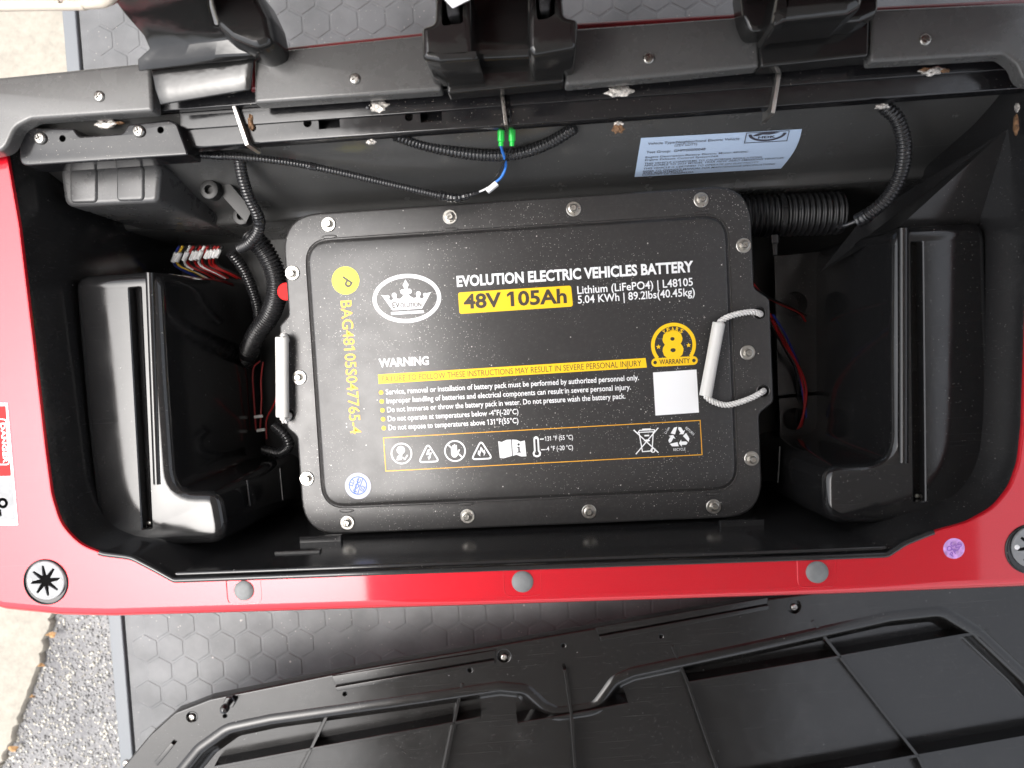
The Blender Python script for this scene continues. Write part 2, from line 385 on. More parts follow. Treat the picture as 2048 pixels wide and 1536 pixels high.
# ---- texts
def text_mesh(body_, bold=0.0, flag=True):
    cu = bpy.data.curves.new('t', 'FONT'); cu.body = body_; cu.size = 1; cu.offset = bold; cu.resolution_u = 3; cu.fill_mode = 'FRONT'
    ob = bpy.data.objects.new('t', cu); C.objects.link(ob); dg = bpy.context.evaluated_depsgraph_get()
    me = bpy.data.meshes.new_from_object(ob.evaluated_get(dg)); bpy.data.objects.remove(ob); bpy.data.curves.remove(cu)
    V = [v.co.to_2d() for v in me.vertices]; F = [tuple(p.vertices) for p in me.polygons]; bpy.data.meshes.remove(me)
    if '1' in body_ and flag:
        one = text_mesh('1', bold, False)[0]; wd = max(v.x for v in one) - min(v.x for v in one); top = max(v.y for v in one)
        for i, ch in enumerate(body_):
            if ch == '1':
                xr = max(v.x for v in text_mesh(body_[:i + 1], bold, False)[0]); xl_ = xr - wd; i0 = len(V)
                V += [Vector(p) for p in ((xl_ + .002, top), (xl_ + .002, top - .13 - bold), (xl_ - .15, top - .22 - bold * 1.5), (xl_ - .15, top - .12))]; F.append((i0, i0 + 1, i0 + 2, i0 + 3))
    return V, F
CAPH = max(v.y for v in text_mesh('H')[0])
def text(body_, org, xa, width, caph, z, mat_, parent, bold=0.0, ya=None, mapf=None, name='printed_text'):
    """org world 2-D of the baseline's left end; xa unit baseline direction"""
    V, F = text_mesh(body_, bold); x0 = min(v.x for v in V); x1 = max(v.x for v in V)
    xa = Vector(xa); ya = ya or Vector((-xa.y, xa.x)); sx = width / (x1 - x0); sy = caph / CAPH
    Q = []
    for v in V:
        if mapf: Q.append(mapf((v.x - x0) * sx, v.y * sy))
        else:
            p = Vector(org).to_2d() + xa * ((v.x - x0) * sx) + ya * (v.y * sy); Q.append((p.x, p.y, z))
    return mk(name, Q, F, mat_, parent, smooth=False)
def ptext(body_, l, r, capx, z, mat_, parent, bold=0.0, name='printed_text'):
    """left and right ends of the baseline given by pixels"""
    a, b = P(*l, z).to_2d(), P(*r, z).to_2d(); d = b - a; h = capx * (CAM.z - z) / FPX
    return text(body_, a, d.normalized(), d.length, h, z, mat_, parent, bold, name=name)
# danger sticker on the red side
zs = ZR + .0004
st = flat('danger_sticker', [P2([(-60, 806), (15, 806), (36, 1050), (-60, 1052)], zs)], zs, 'white_sticker', body); st['label'] = 'white and red danger sticker'
flat('red_field', [P2([(-60, 812), (11, 812), (22, 952), (-60, 954)], zs + .0003)], zs + .0003, 'red_sticker', st)
flat('white_frame', [rounded(P2([(-40, 836), (13, 838), (19, 930), (-40, 930)], zs + .0005), .004)] + [rounded(P2([(-40, 838), (11, 840), (17, 928), (-40, 928)], zs + .0005), .003)[::-1]], zs + .0005, 'white_sticker', st)
ptext('DANGER', (1, 846), (7, 926), 9, zs + .0006, 'white_sticker', st, .02)
flat('white_panel_frame', [P2([(-60, 962), (27, 962), (33, 1041), (-60, 1043)], zs + .0003), P2([(-60, 964), (25, 964), (31, 1039), (-60, 1041)], zs + .0003)[::-1]], zs + .0003, 'socket_grey', st)
flat('pictogram', [circle(P(6, 1006, zs).to_2d(), .0065, 24)], zs + .0003, 'dark_print', st)
flat('pictogram', [circle(P(6, 1006, zs).to_2d(), .003, 24)], zs + .0005, 'socket_grey', st)
flat('pictogram', [P2([(-10, 1020), (2, 1018), (4, 1032), (-10, 1034)], zs)], zs + .0003, 'dark_print', st)
qs = flat('round_sticker', [circle(P(1908, 1097, zs).to_2d(), 20.5 * .82 / FPX, 36)], zs, 'lilac_sticker', body); qs['label'] = 'round lilac inspection sticker'
for t_, a, b in (('QC', (1899, 1104), (1912, 1088)), ('PASS', (1906, 1114), (1925, 1089))): ptext(t_, a, b, 9, zs + .0003, 'lilac_print', qs, .02)
# black bead along the opening's front edge
def run(poly, cond):
    k = len(poly); ok = [cond(p) for p in poly]; st = next(i for i in range(k) if ok[i] and not ok[i - 1]); out = []
    while ok[st % k]: out.append(poly[st % k]); st += 1
    return out
for d_, z_, r_, yl_, yr_ in ((.0012, ZR - .0012, .0034, P(206, 1104, ZR).y, P(1935, 1050, ZR).y), (.0075, ZR - .006, .0030, P(348, 1152, ZR).y + .0085, P(1776, 1106, ZR).y + .0085)):
    b_ = run(offset(hi, d_), lambda p: p.y < (yl_ if p.x < 0 else yr_))
    V, F = [], []; sweep([Vector((p.x, p.y, z_)) for p in b_], r_, 12, V, F); mk('edge_bead', V, F, 'pod_black', cart, ang=60)

# ---- tub walls and floor
tubp = ccw(rounded(P2(inner, ZR - .004), rad, 5))
V, F = [], []
rings(tubp, [(-.010, ZR - .004), (.001, ZR - .004), (.004, ZR - .012), (.006, ZR - .1), (.010, 0), (.014, ZF)], V, F)
tub = mk('battery_tub', V, F, 'tub_black', cart)
tub['label'] = 'glossy black moulded plastic tub'
flr = slab('tub_floor', ccw(rounded([Vector(p) for p in ((-.62, -.32), (.64, -.32), (.64, .36), (-.62, .36))], .05)), ZF + .001, ZF - .02, 'case_black', cart, r=.002)
# front wall ribs (small ledges on the front wall)
for x0, x1, y in ((1482, 1576, 1083), (1440, 1530, 1049), (548, 640, 1109), (598, 682, 1080)):
    z = .055 if y in (1083, 1109) else .012
    a, b = P(x0, y, z), P(x1, y - (x1 - x0) * .04, z)
    V, F = [], []; rings(ccw([Vector((a.x, a.y + .004)), Vector((b.x, a.y + .004)), Vector((b.x, a.y - .03)), Vector((a.x, a.y - .03))]), [(0.001, z), (0, z - .001), (0, z - .008)], V, F, cap_top=True)
    mk('wall_ledge', V, F, 'tub_black', tub)

# ---- sloping back wall, curved in profile
YB = [(.134, .318), (.125, .311), (.11, .300), (.08, .284), (.05, .272), (.02, .262), (-.01, .254), (-.04, .248), (-.06, .243), (-.068, .238), (-.070, .232), (-.073, .2295), (-.08, .2285), (ZF, .226)]
def ywall(z): return float(np.interp(-z, [-q[0] for q in YB], [q[1] for q in YB]))
def hit(pxx, pyy, lift=0):
    lo, hi2 = ZF, .13
    f = lambda z: P(pxx, pyy, z).y - (ywall(z) - lift)
    zs_ = np.linspace(hi2, lo, 400); pv = f(zs_[0])
    for a, b in zip(zs_, zs_[1:]):
        v = f(b)
        if pv * v <= 0: return P(pxx, pyy, a + (b - a) * pv / (pv - v + 1e-12))
        pv = v
    return P(pxx, pyy, lo)
prof = [Vector((0, y, z)) for z, y in YB]; dn_ = spline([prof[i] for i in range(9)], .006) + prof[9:]
V, F = [], []; xs = np.linspace(-.60, .66, 64)
for p in dn_:
    for x in xs: V.append((x, p.y, p.z))
nx = len(xs)
for i in range(len(dn_) - 1):
    for j in range(nx - 1): F.append((i * nx + j, i * nx + j + 1, (i + 1) * nx + j + 1, (i + 1) * nx + j))
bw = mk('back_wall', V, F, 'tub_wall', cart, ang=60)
bw['label'] = 'sloping black plastic wall behind the battery'
# slanted corner gusset at the right of the back wall
g = px((1640, 545, -.08), (1722, 440, -.05), (2010, 262, .10), (2080, 230, .12), (2080, 470, .045), (1800, 452, .045))
mk('corner_gusset', g, [(0, 1, 2, 5), (2, 3, 4, 5)], 'tub_black', cart, smooth=False)

# ---- storage pods (L-shaped in plan)
def pod(pts, radii, slot, mat_='pod_black'):
    poly = ccw(rounded(P2(pts, ZP), radii, 7)); sl = ccw(rounded(P2(slot, ZP), .0015, 3))
    V, F = [], []; fr = .0145
    rings(poly, fillet(fr, ZP, 7) + [(-.002, ZP - .05), (-.005, ZP - .12), (-.008, ZP - .185), (-.010, ZF)], V, F, cap_top=True, holes=[sl])
    rings(sl, [(-.0012, ZP + .0012), (0, ZP - .0005), (.0006, ZP - .014)], V, F, cap_end=True)
    rings(sl, [(0, ZP), (-.0012, ZP + .0012)], V, F)
    o = mk('storage_pod', V, F, mat_, cart, ang=40)
    bm = bmesh.new(); bm.from_mesh(o.data); bmesh.ops.remove_doubles(bm, verts=bm.verts, dist=1e-6)
    bmesh.ops.recalc_face_normals(bm, faces=bm.faces)
    for f in bm.faces: f.smooth = not (abs(f.normal.z) > .9999)
    bm.to_mesh(o.data); bm.free(); o.data.set_sharp_from_angle(angle=R(32))
    return o
podL = pod([(142, 552), (318, 540), (330, 760), (346, 984), (436, 984), (455, 1089), (196, 1101), (168, 860)],
           [.02, .02, 0, .035, .022, .026, .035, 0], [(258, 576), (281, 574), (303, 1056), (285, 1058)])
podR = pod([(1790, 452), (1978, 440), (1990, 800), (1996, 1048), (1652, 1052), (1650, 933), (1790, 926), (1788, 700)],
           [.02, .024, 0, .035, .028, .022, .035, 0], [(1823, 484), (1845, 483), (1850, 1002), (1828, 1004)])
# rounded ridge beside each slot, and grooves in the inner end face
def ridge(a, b, r, parent, z=ZP):
    tube('ridge', px((*a, z), ((a[0] + b[0]) / 2, (a[1] + b[1]) / 2, z), (*b, z)), r, 'pod_black', parent, seg=14, step=.03)
ridge((300, 546), (316, 968), .0056, podL, ZP - .0022); ridge((1806, 457), (1806, 925), .0062, podR, ZP - .0022)
for pod_, xs_ in ((podL, ((494, 960, 500, 1012), (560, 936, 566, 1000))), (podR, ((1618, 925, 1614, 1000), (1560, 893, 1556, 965)))):
    for k_, (x0, y0, x1, y1) in enumerate(xs_):
        z = ZP - (.07 if k_ == 0 else .135)
        tube('end_groove', px((x0, y0, z), (x0 * .5 + x1 * .5, y0 * .5 + y1 * .5, z), (x1, y1, z)), .0018, 'pod_black', pod_, seg=8, step=.01)
for pod_, x, y in ((podL, 299, 1046), (podR, 1834, 992)):
    V, F = [], []; rings(circle((0, 0), .003, 14), [(.002, .002), (.0006, .0015), (0, 0)], V, F, cap_top=True); mk('clip_pin', V, F, 'steel', pod_, P(x, y, ZP - .0135))

# ---- rail across the back
YR0 = P(1200, 238, .135).y; YR1 = P(1200, 150, .135).y
xl, xr = P(365, 290, .135).x, P(2150, 190, .135).x
def hole_rect(x, y, wx, wy):
    c = P(x, y, .135); sx, sy = wx * .824 / FPX / 2, wy * .824 / FPX / 2
    return rounded([Vector((c.x - sx, c.y - sy)), Vector((c.x + sx, c.y - sy)), Vector((c.x + sx, c.y + sy)), Vector((c.x - sx, c.y + sy))], .0008, 3)
rh = [hole_rect(658, 243, 43, 28), hole_rect(862, 230, 43, 27)] + [circle(P(x, y, .135).to_2d(), 8.5 * .824 / FPX, 18) for x, y in ((615, 246), (818, 234))]
rail = slab('rear_rail', ccw([Vector((xl, YR0)), Vector((xr, YR0)), Vector((xr, YR1 + .02)), Vector((xl, YR1 + .02))]), .135, .119, 'rail_black', cart, r=.0025, holes=rh, hd=.120)
rail['label'] = 'glossy black steel rail with holes and pale welds'
# a second, lower lip under the rail and the raised strip along its rear half
ym = P(1200, 200, .135).y
slab('rear_strip', [Vector((xl, ym)), Vector((xr, ym)), Vector((xr, YR1 + .019)), Vector((xl, YR1 + .019))], .1378, .1345, 'rail_black', rail, r=.0012)
def weld(x, y, wx, wy, parent, mat_='weld', z=.137):
    V, F = [], []; rnd = random.Random(x); c = P(x, y, z); sx, sy = wx * .82 / FPX / 2, wy * .82 / FPX / 2
    bmx = bmesh.new(); bmesh.ops.create_icosphere(bmx, subdivisions=3, radius=1)
    for v in bmx.verts:
        n = 1 + .24 * math.sin(v.co.x * 7 + x) * math.cos(v.co.y * 5 + y) + rnd.uniform(-.07, .07)
        v.co = Vector((v.co.x * sx * n, v.co.y * sy * n, v.co.z * .0035 * n))
    bmx.verts.index_update(); V = [v.co.copy() for v in bmx.verts]; F = [[v.index for v in f.verts] for f in bmx.faces]; bmx.free()
    return mk('weld', V, F, mat_, parent, c)
for x, y, wx, wy, m_ in ((755, 213, 42, 24, 'weld'), (740, 213, 18, 14, 'rail_black'), (1240, 183, 54, 22, 'weld'), (1862, 143, 48, 16, 'weld'), (1850, 141, 28, 10, 'rust'), (1888, 142, 20, 8, 'rust'), (212, 248, 44, 18, 'weld'), (212, 246, 20, 8, 'rail_black'), (240, 246, 16, 5, 'rust'),
                       (1764, 213, 26, 10, 'weld'), (1236, 256, 22, 20, 'rust'), (1238, 249, 20, 12, 'weld'), (742, 284, 20, 10, 'weld'), (2032, 250, 7, 36, 'rust'), (2034, 215, 6, 16, 'weld'), (34, 275, 8, 40, 'rust'), (502, 245, 12, 34, 'rust'), (1018, 226, 10, 40, 'rail_black')):
    weld(x, y, wx, wy, rail, m_)
for (xa_, ya_), (xb_, yb_), th in (((466, 209), (494, 290), .0045), ((1003, 178), (1012, 250), .0042), ((1560, 140), (1546, 226), .0042)):
    a, b = P(xa_, ya_, .146), P(xb_, yb_, .146); d = (b - a).to_2d().normalized(); n = Vector((-d.y, d.x)) * th / 2
    pl = [a.to_2d() + n, b.to_2d() + n, b.to_2d() - n, a.to_2d() - n]
    slab('cross_rib', ccw(pl), .146, .11, 'steel_edge' if xa_ != 1003 else 'screw_steel', rail, r=.0006)
# left bracket plate that ends the rail
bp = [(40, 256), (147, 256), (158, 272), (244, 266), (256, 248), (338, 239), (354, 246), (374, 300), (376, 310), (38, 332)]
bh = [circle(P(x, y, .15).to_2d(), 7 * .81 / FPX, 16) for x, y in ((125, 277), (321, 260))]
brk = slab('bracket_plate', ccw(rounded(P2(bp, .15), [.006, .004, .006, .006, .004, .008, .008, .003, .003, .01], 4)), .15, .118, 'rail_black', cart, r=.0025, holes=bh, hd=.12)
def screw_mesh(name, r, h, mat_):
    V, F = [], []; n = 24
    cr = []
    for q in range(4):
        th = q * math.pi / 2; a, b = .13 * r, .55 * r
        for u, v in ((a, a), (b, a)) if 0 else ((b, -a), (b, a), (a, a)):
            cr.append(Vector((u * math.cos(th) - v * math.sin(th), u * math.sin(th) + v * math.cos(th))))
    rings(circle((0, 0), r, n), [(r * .28, h), (r * .12, h * .8), (0, h * .35), (0, 0)], V, F, cap_top=True, holes=[cr])
    rings(cr, [(0, h), (0, h * .45)], V, F, cap_end=True)
    me = bpy.data.meshes.new(name); me.from_pydata([tuple(v) for v in V], [], F)
    bm = bmesh.new(); bm.from_mesh(me); bmesh.ops.remove_doubles(bm, verts=bm.verts, dist=1e-7); bmesh.ops.recalc_face_normals(bm, faces=bm.faces); bm.to_mesh(me); bm.free()
    me.materials.append(M[mat_]); me.polygons.foreach_set('use_smooth', [True] * len(me.polygons)); me.set_sharp_from_angle(angle=R(40)); return me
sm = screw_mesh('screw', .0072, .004, 'screw_steel')
for x, y in ((82, 277), (279, 263)): inst('screw', sm, brk, P(x, y, .15), random.random())

# ---- black trim strip above the rail, in sections
ZT = .168
tr = [[(-140, 168), (300, 124), (305, 222), (62, 238), (30, 254), (10, 300), (-140, 330)],
      [(508, 105), (870, 66), (884, 180), (508, 207)],
      [(1128, 58), (1515, 30), (1520, 133), (1360, 149), (1130, 170)],
      [(1742, 18), (2160, -2), (2160, 180), (2048, 162), (2036, 128), (2010, 108), (1742, 124)]]
trim = None; tscrew = screw_mesh('trim_screw', .0062, .0025, 'screw_steel')
for i, t in enumerate(tr):
    rr = [.004] * len(t)
    if i == 0: rr = [.004, .004, .004, .02, .02, .02, .004]
    if i == 3: rr = [.004, .004, .004, .02, .02, .012, .004]
    o = slab('rear_trim', ccw(rounded(P2(t, ZT), rr, 5)), ZT, ZT - .018, 'trim_black', cart, r=.004)
    for x, y in ((199, 193), (710, 158), (1297, 117), (1850, 80)):
        if t[0][0] < x < t[1][0]: inst('screw', tscrew, o, P(x, y, ZT), random.random() * 3)
slab('trim_backing', ccw(P2([(290, 224), (890, 180), (1530, 130), (1760, 122), (1760, 30), (1520, 36), (880, 72), (290, 132)], .149)), .149, .140, 'rail_black', cart, r=.001)
# body-colour cowl just behind the trim
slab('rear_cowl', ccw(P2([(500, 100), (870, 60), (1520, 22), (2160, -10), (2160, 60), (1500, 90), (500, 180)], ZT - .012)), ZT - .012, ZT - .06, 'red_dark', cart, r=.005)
# unseen roof added above the camera, sized and whitened to shade and fill
rf = ccw(rounded([Vector(p) for p in ((-.50, -3.2), (1.15, -3.2), (1.15, 2.6), (-.50, 2.6))], .12, 8))
slab('shade_roof', rf, 1.30, 1.25, 'bounce_white', cart, r=.02)
flat('bounce_liner', [rf], 1.24, 'bounce_white', cart)
for s, y in ((-.46, 2.4), (1.0, 2.4)):
    tube('shade_roof_post', [(s, y, 1.25), (s, y + .05, .5), (s, y + .05, -.2)], .02, 'trim_black', cart, step=.3)

# ---- data label on the back wall
TL, TR, BR, BL = (1282, 276), (1604, 258), (1562, 337), (1269, 354)
def lmap(u, v, lift):
    """u along, v down, both 0..1, on the wall"""
    sk = v ** 1.6
    x = (TL[0] + (TR[0] - TL[0]) * u) * (1 - v) + (BL[0] + (BR[0] - BL[0]) * u) * v
    if v < 1: x += 8 * math.sin(v * math.pi) * u
    y = (TL[1] + (TR[1] - TL[1]) * u) * (1 - v) + (BL[1] + (BR[1] - BL[1]) * u) * v
    return hit(x, y, lift)
V, F = [], []; nu, nv = 14, 10
for i in range(nv + 1):
    for j in range(nu + 1): V.append(lmap(j / nu, i / nv, .0012))
for i in range(nv):
    for j in range(nu): F.append((i * (nu + 1) + j, i * (nu + 1) + j + 1, (i + 1) * (nu + 1) + j + 1, (i + 1) * (nu + 1) + j))
lab = mk('data_label', V, F, 'label_blue', bw); lab['label'] = 'pale blue printed vehicle data label curling from the wall'
LW, LH = 1.0, .30
for s, u0, u1, v in (('Vehicle Type:Neighborhood Electric Vehicle', .05, .62, .19), ('(ZEV LDT1)', .22, .36, .27), ('Test Group:  GHPF00000048', .05, .42, .41),
                     ('Engine Description:Battery Electric Motor,48VDC', .05, .70, .53), ('Engine Exhaust Control System:NA', .05, .52, .60), ('THIS VEHICLE CONFORMS TO CALIFORNIA REGULATIONS', .05, .81, .69),
                     ('APPLICABLE TO 2025 MODEL YEAR NEW ZERO EMISSIONS VEHICLES', .05, .96, .745), ('THIS VEHICLE IS CERTIFIED TO OPERATE ON ELECTRICITY', .05, .81, .82), ('REFER TO OWNER\'S MANUAL FOR MAINTENANCE SPECIFICATIONS', .05, .93, .89),
                     ('AND ADJUSTMENTS', .05, .32, .935), ('COUNTRY OF ORIGIN:USA', .05, .40, .98)):
    ch = .060 if v < .45 else .042
    text(s, (0, 0), (1, 0), u1 - u0, ch, 0, 'label_ink', lab, .002, mapf=lambda a, b, u0=u0, v=v: lmap(u0 + a, v - b, .0018))
def lpoly(name, loops, mat_):
    V, F = [], []; cap([[Vector(p) for p in l] for l in loops], 0, None, V, F); return mk(name, [lmap(a, b, .0019) for a, b, c in V], F, mat_, lab, smooth=False)
lpoly('printed_frame', [[(.655, .02), (.925, .02), (.925, .29), (.655, .29)], [(.66, .035), (.92, .035), (.92, .275), (.66, .275)][::-1]], 'label_ink')
el = lambda rx, ry: [(.79 + rx * math.cos(t / 20 * math.pi), .07 + ry * math.sin(t / 20 * math.pi)) for t in range(0, 21)]
lpoly('printed_emblem', [el(.118, .19) + el(.098, .15)[::-1]], 'label_ink')
lpoly('printed_emblem', [[(.70, .10), (.73, .05), (.78, .03), (.86, .035), (.83, .055), (.87, .06), (.83, .085), (.80, .10), (.76, .09), (.73, .12), (.71, .12)]], 'label_ink')
text('HDK', (0, 0), (1, 0), .11, .055, 0, 'label_ink', lab, .03, mapf=lambda a, b: lmap(.735 + a, .185 - b, .0019))

# ================================================================== battery
bat = thing('battery', 'flat black lithium battery pack with white and gold print on its lid', 'battery', (0, 0, ZF))
slab('case', ccw(rounded([Vector(p) for p in ((-.300, -.203), (.302, -.203), (.302, .203), (-.300, .203))], .04, 8)), -.008, ZF + .002, 'case_black', bat, r=.002)
X0, X1, Y0, Y1, ER = -.315, .317, -.222, .222, .337
ol = [Vector(p) for p in ((X1, Y1), (X0, Y1), (X0, .085), (-ER + .008, .072), (-ER + .008, -.070), (X0, -.083), (X0, Y0), (X1, Y0), (X1, -.083), (ER, -.068), (ER, .070), (X1, .085))]
lo_ = ccw(rounded(ol, [.052, .052, .012, .012, .012, .012, .052, .052, .012, .012, .012, .012], 8))
pn = ccw(rounded([Vector(p) for p in ((-.286, -.186), (.287, -.186), (.287, .187), (-.286, .187))], .036, 9))
ZFL = -.0045
ears = [(1519, 626), (1527, 782), (569, 680), (578, 829)]
eh = [circle(P(x, y, ZFL).to_2d(), .0075, 22) for x, y in ears]
V, F = [], []
rings(lo_, fillet(.0035, ZFL, 5) + [(0, ZFL - .010)], V, F, cap_top=True, holes=[pn] + eh)
rings(lo_, [(0, ZFL - .010), (.02, ZFL - .010)], V, F)
rings(pn, [(0, ZFL), (.0008, ZFL - .0012), (.0022, ZFL - .0016), (.0038, ZFL - .0008), (.0052, -.0016), (.0066, -.0005), (.0085, 0)], V, F, cap_end=True)
for h in eh:
    rings(h, [(-.0022, ZFL + .0004), (-.001, ZFL + .0010), (0, ZFL + .0004), (.0003, ZFL - .009)], V, F)
lid = mk('lid', V, F, 'lid_black', bat, ang=40)
bm = bmesh.new(); bm.from_mesh(lid.data); bmesh.ops.remove_doubles(bm, verts=bm.verts, dist=1e-6); bmesh.ops.recalc_face_normals(bm, faces=bm.faces); bm.to_mesh(lid.data); bm.free()
lid.data.set_sharp_from_angle(angle=R(40)); lid['label'] = 'black satin lid with raised printed panel'
# bolts
V, F = [], []; rw = .0100
rings(circle((0, 0), rw, 36), [(.0008, .0020), (.0002, .0016), (0, .001), (0, 0)], V, F, cap_top=True, holes=[circle((0, 0), .0055, 24)])
rings(circle((0, 0), .0055, 24), [(0, .0020), (.0002, .0012)], V, F, cap_end=True)
wm = mk('tmp', V, F, 'steel'); wme = wm.data; bpy.data.objects.remove(wm)
V, F = [], []
rings(circle((0, 0), .0066, 28), [(.0012, .0036), (.0003, .0033), (0, .0026), (0, .001)], V, F, cap_top=True)
lm = mk('tmp', V, F, 'steel'); lme = lm.data; bpy.data.objects.remove(lm)
hm = screw_mesh('bolt_head', .0050, .0042, 'steel')
scr = [(657, 449), (900, 434), (1147, 418), (1402, 400), (695, 1045), (935, 1032), (1178, 1023), (1427, 1013), (585, 546), (599, 755), (614, 957), (1487, 491), (1495, 705), (1503, 917)]
for x, y in scr:
    c = P(x, y, ZFL); bo = inst('bolt', wme, bat, c, random.random() * 3); j = Vector((random.uniform(-.0012, .0012), random.uniform(-.0012, .0012), 0))
    inst('spring_washer', lme, bo, c + j); inst('bolt_head', hm, bo, c + j + Vector((0, 0, .0034)), random.random() * 3)
    if y < 460 or y > 1000:      # pressed dimple of the lid beside each long-side bolt
        sgn = -1 if y < 460 else 1; V, F = [], []; rings(ccw([Vector((.011 * math.cos(t), .0028 * math.sin(t))) for t in np.linspace(0, 6.283, 21)[:-1]]), [(.0018, .0006), (.0008, .0004), (0, -.001)], V, F, cap_top=True)
        mk('pressed_dimple', V, F, 'lid_black', lid, (c.x, c.y + sgn * .0165, ZFL + .0006))
# ---- print on the lid
ZPR = .0003; K = CAM.z / FPX
def T(s, l, r, capx, m_='white_print', bold=0.0): return ptext(s, l, r, capx, ZPR, m_, lid, bold)
T('EVOLUTION ELECTRIC VEHICLES BATTERY', (914, 573), (1387, 543), 20, bold=.035)
b0 = rounded(P2([(916, 585), (1142, 571), (1146, 613), (919, 628)], ZPR), .0035, 5); flat('printed_block', [b0], ZPR, 'yellow_print', lid)
ptext('48V 105Ah', (928, 617), (1134, 605), 27, ZPR + .0002, 'dark_print', lid, .03)
T('Lithium (LiFePO4) | L48105', (1155, 588), (1386, 571), 15, bold=.012)
T('5.04 KWh | 89.2lbs(40.45kg)', (1156, 607), (1390, 591), 15, bold=.012)
T('WARNING', (758, 734), (858, 729), 16, bold=.035)
flat('printed_block', [P2([(756, 749), (1291, 716), (1294, 735), (757, 768)], ZPR)], ZPR, 'yellow_print', lid)
ptext('FAILURE TO FOLLOW THESE INSTRUCTIONS MAY RESULT IN SEVERE PERSONAL INJURY', (765, 764), (1283, 732), 11.5, ZPR + .0002, 'dark_print', lid, -.004)
for i, (s, xr_, yr_) in enumerate((('Service, removal or installation of battery pack must be performed by authorized personnel only.', 1278, 760), ('Improper handling of batteries and electrical components can result in severe personal injury.', 1262, 779),
                                   ('Do not immerse or throw the battery pack in water. Do not pressure wash the battery pack.', 1251, 797), ('Do not operate at temperatures below -4°F(-20°C)', 1037, 828), ('Do not expose to temperatures above 131°F(55°C)', 1037, 846))):
    T(s, (772 + i * 1.3, 789 + i * 17.8), (xr_, yr_), 10.5, bold=.014)
    flat('printed_bullet', [circle(P(762 + i * 1.4, 785 + i * 17.8, ZPR).to_2d(), 4.6 * K, 18)], ZPR, 'yellow_print', lid)
fo = P2([(766, 875), (1401, 840), (1405, 910), (771, 943)], ZPR); fi = offset(ccw(fo), 1.5 * K)
flat('printed_frame', [ccw(fo), fi[::-1]], ZPR, 'gold_print', lid)
# serial number down the side
T('BAG48105S047765-4', (681, 602), (701, 868), 22, 'gold_print', .004)
# icon tools: units are photograph pixels on the lid, v up
def ico(name, cx_, cy_, shapes, m_='white_print', dz=0):
    """shapes: list of ('poly', loops) or ('line', pts, width, closed)"""
    c = P(cx_, cy_, ZPR).to_2d(); V, F = [], []; z = ZPR + dz
    for i, s in enumerate(shapes):
        z += .00003
        if s[0] == 'poly': cap([[c + Vector(p) * K for p in l] for l in s[1]], z, None, V, F)
        else:
            pts = [c + Vector(p) * K for p in s[1]]; hw = s[2] * K / 2
            if s[3]: q = ccw(pts); cap([offset(q, -hw), offset(q, hw)[::-1]], z, None, V, F)
            else:
                for a, b in zip(pts, pts[1:]):
                    d = (b - a).normalized(); n = Vector((-d.y, d.x)) * hw; e = d * hw * .5; cap([[a - e - n, b + e - n, b + e + n, a - e + n]], z, None, V, F); z += .00002
    return mk(name, V, F, m_, lid, smooth=False)
ring_ = lambda r, w_=3: ('line', [(r * math.cos(t), r * math.sin(t)) for t in np.linspace(0, 6.283, 41)[:-1]], w_, True)
disc = lambda x, y, r, n=20: [(x + r * math.cos(t), y + r * math.sin(t)) for t in np.linspace(0, 6.283, n + 1)[:-1]]
ell = lambda a, b, n=56: [(a * math.cos(t), b * math.sin(t)) for t in np.linspace(0, 6.283, n + 1)[:-1]]
# crown emblem
ico('printed_emblem', 813.5, 597, [('poly', [ell(69.5, 49), ell(61.5, 41)[::-1]])])
crown = [(-30, -22), (-49, 8), (-52, 10), (-40, 8), (-37, 3), (-32, -2), (-27, 0), (-27, 5), (-24, 8), (-20, 6), (-20, 1), (-14, 0), (-8, 4), (-4, 8), (-8, 12), (-8, 17), (-3, 18), (-4, 22), (-6, 27), (0, 38),
         (6, 27), (4, 22), (3, 18), (8, 17), (8, 12), (4, 8), (8, 4), (14, 0), (20, 1), (20, 6), (24, 8), (27, 5), (27, 0), (32, -2), (37, 3), (40, 8), (52, 10), (49, 8), (30, -22)]
ico('printed_emblem', 813, 597, [('poly', [crown]), ('poly', [disc(-24.5, 8, 5)]), ('poly', [disc(24.5, 8, 5)]), ('poly', [disc(-38, 5, 4)]), ('poly', [disc(38, 5, 4)]), ('poly', [disc(-6.5, 14, 5.2)]), ('poly', [disc(6.5, 14, 5.2)]), ('poly', [[(-33, -31), (33, -31), (33, -25.5), (-33, -25.5)]])])
ptext('EV', (785, 616), (800, 615), 11, ZPR + .0006, 'dark_print', lid, .012); ptext('OLUTION', (801, 615), (843, 613), 8.5, ZPR + .0006, 'dark_print', lid, .012)
# round stickers
ps = flat('round_sticker', [circle(P(691, 561, ZPR).to_2d(), 28 * K, 40)], ZPR, 'yellow_sticker', lid); ps['label'] = 'round yellow sticker marked P'
a = P(678, 559, ZPR).to_2d(); dd = Vector((-.60, -.80)).normalized()
text('P', P(687, 552, ZPR).to_2d(), dd, 15 * K, 23 * K, ZPR + .0002, 'dark_print', ps, .02)
iq = flat('round_sticker', [circle(P(716, 972, ZPR).to_2d(), 27 * K, 40)], ZPR, 'pale_sticker', lid); iq['label'] = 'round pale lilac inspection sticker with blue stamp'
ico('blue_stamp', 716, 971, [ring_(18, 1.8), ('line', [(-9, -15), (4, 17.5)], 1.5, False), ('line', [(-2, -18), (11, 14)], 1.5, False)], 'blue_print', .0002)
for s, a, b, h in (('LD', (705, 973), (710, 961), 9), ('IPQC', (712, 988), (722, 959), 7.5), ('02', (727, 984), (731, 973), 8)): ptext(s, a, b, h, ZPR + .0004, 'blue_print', lid, .012)
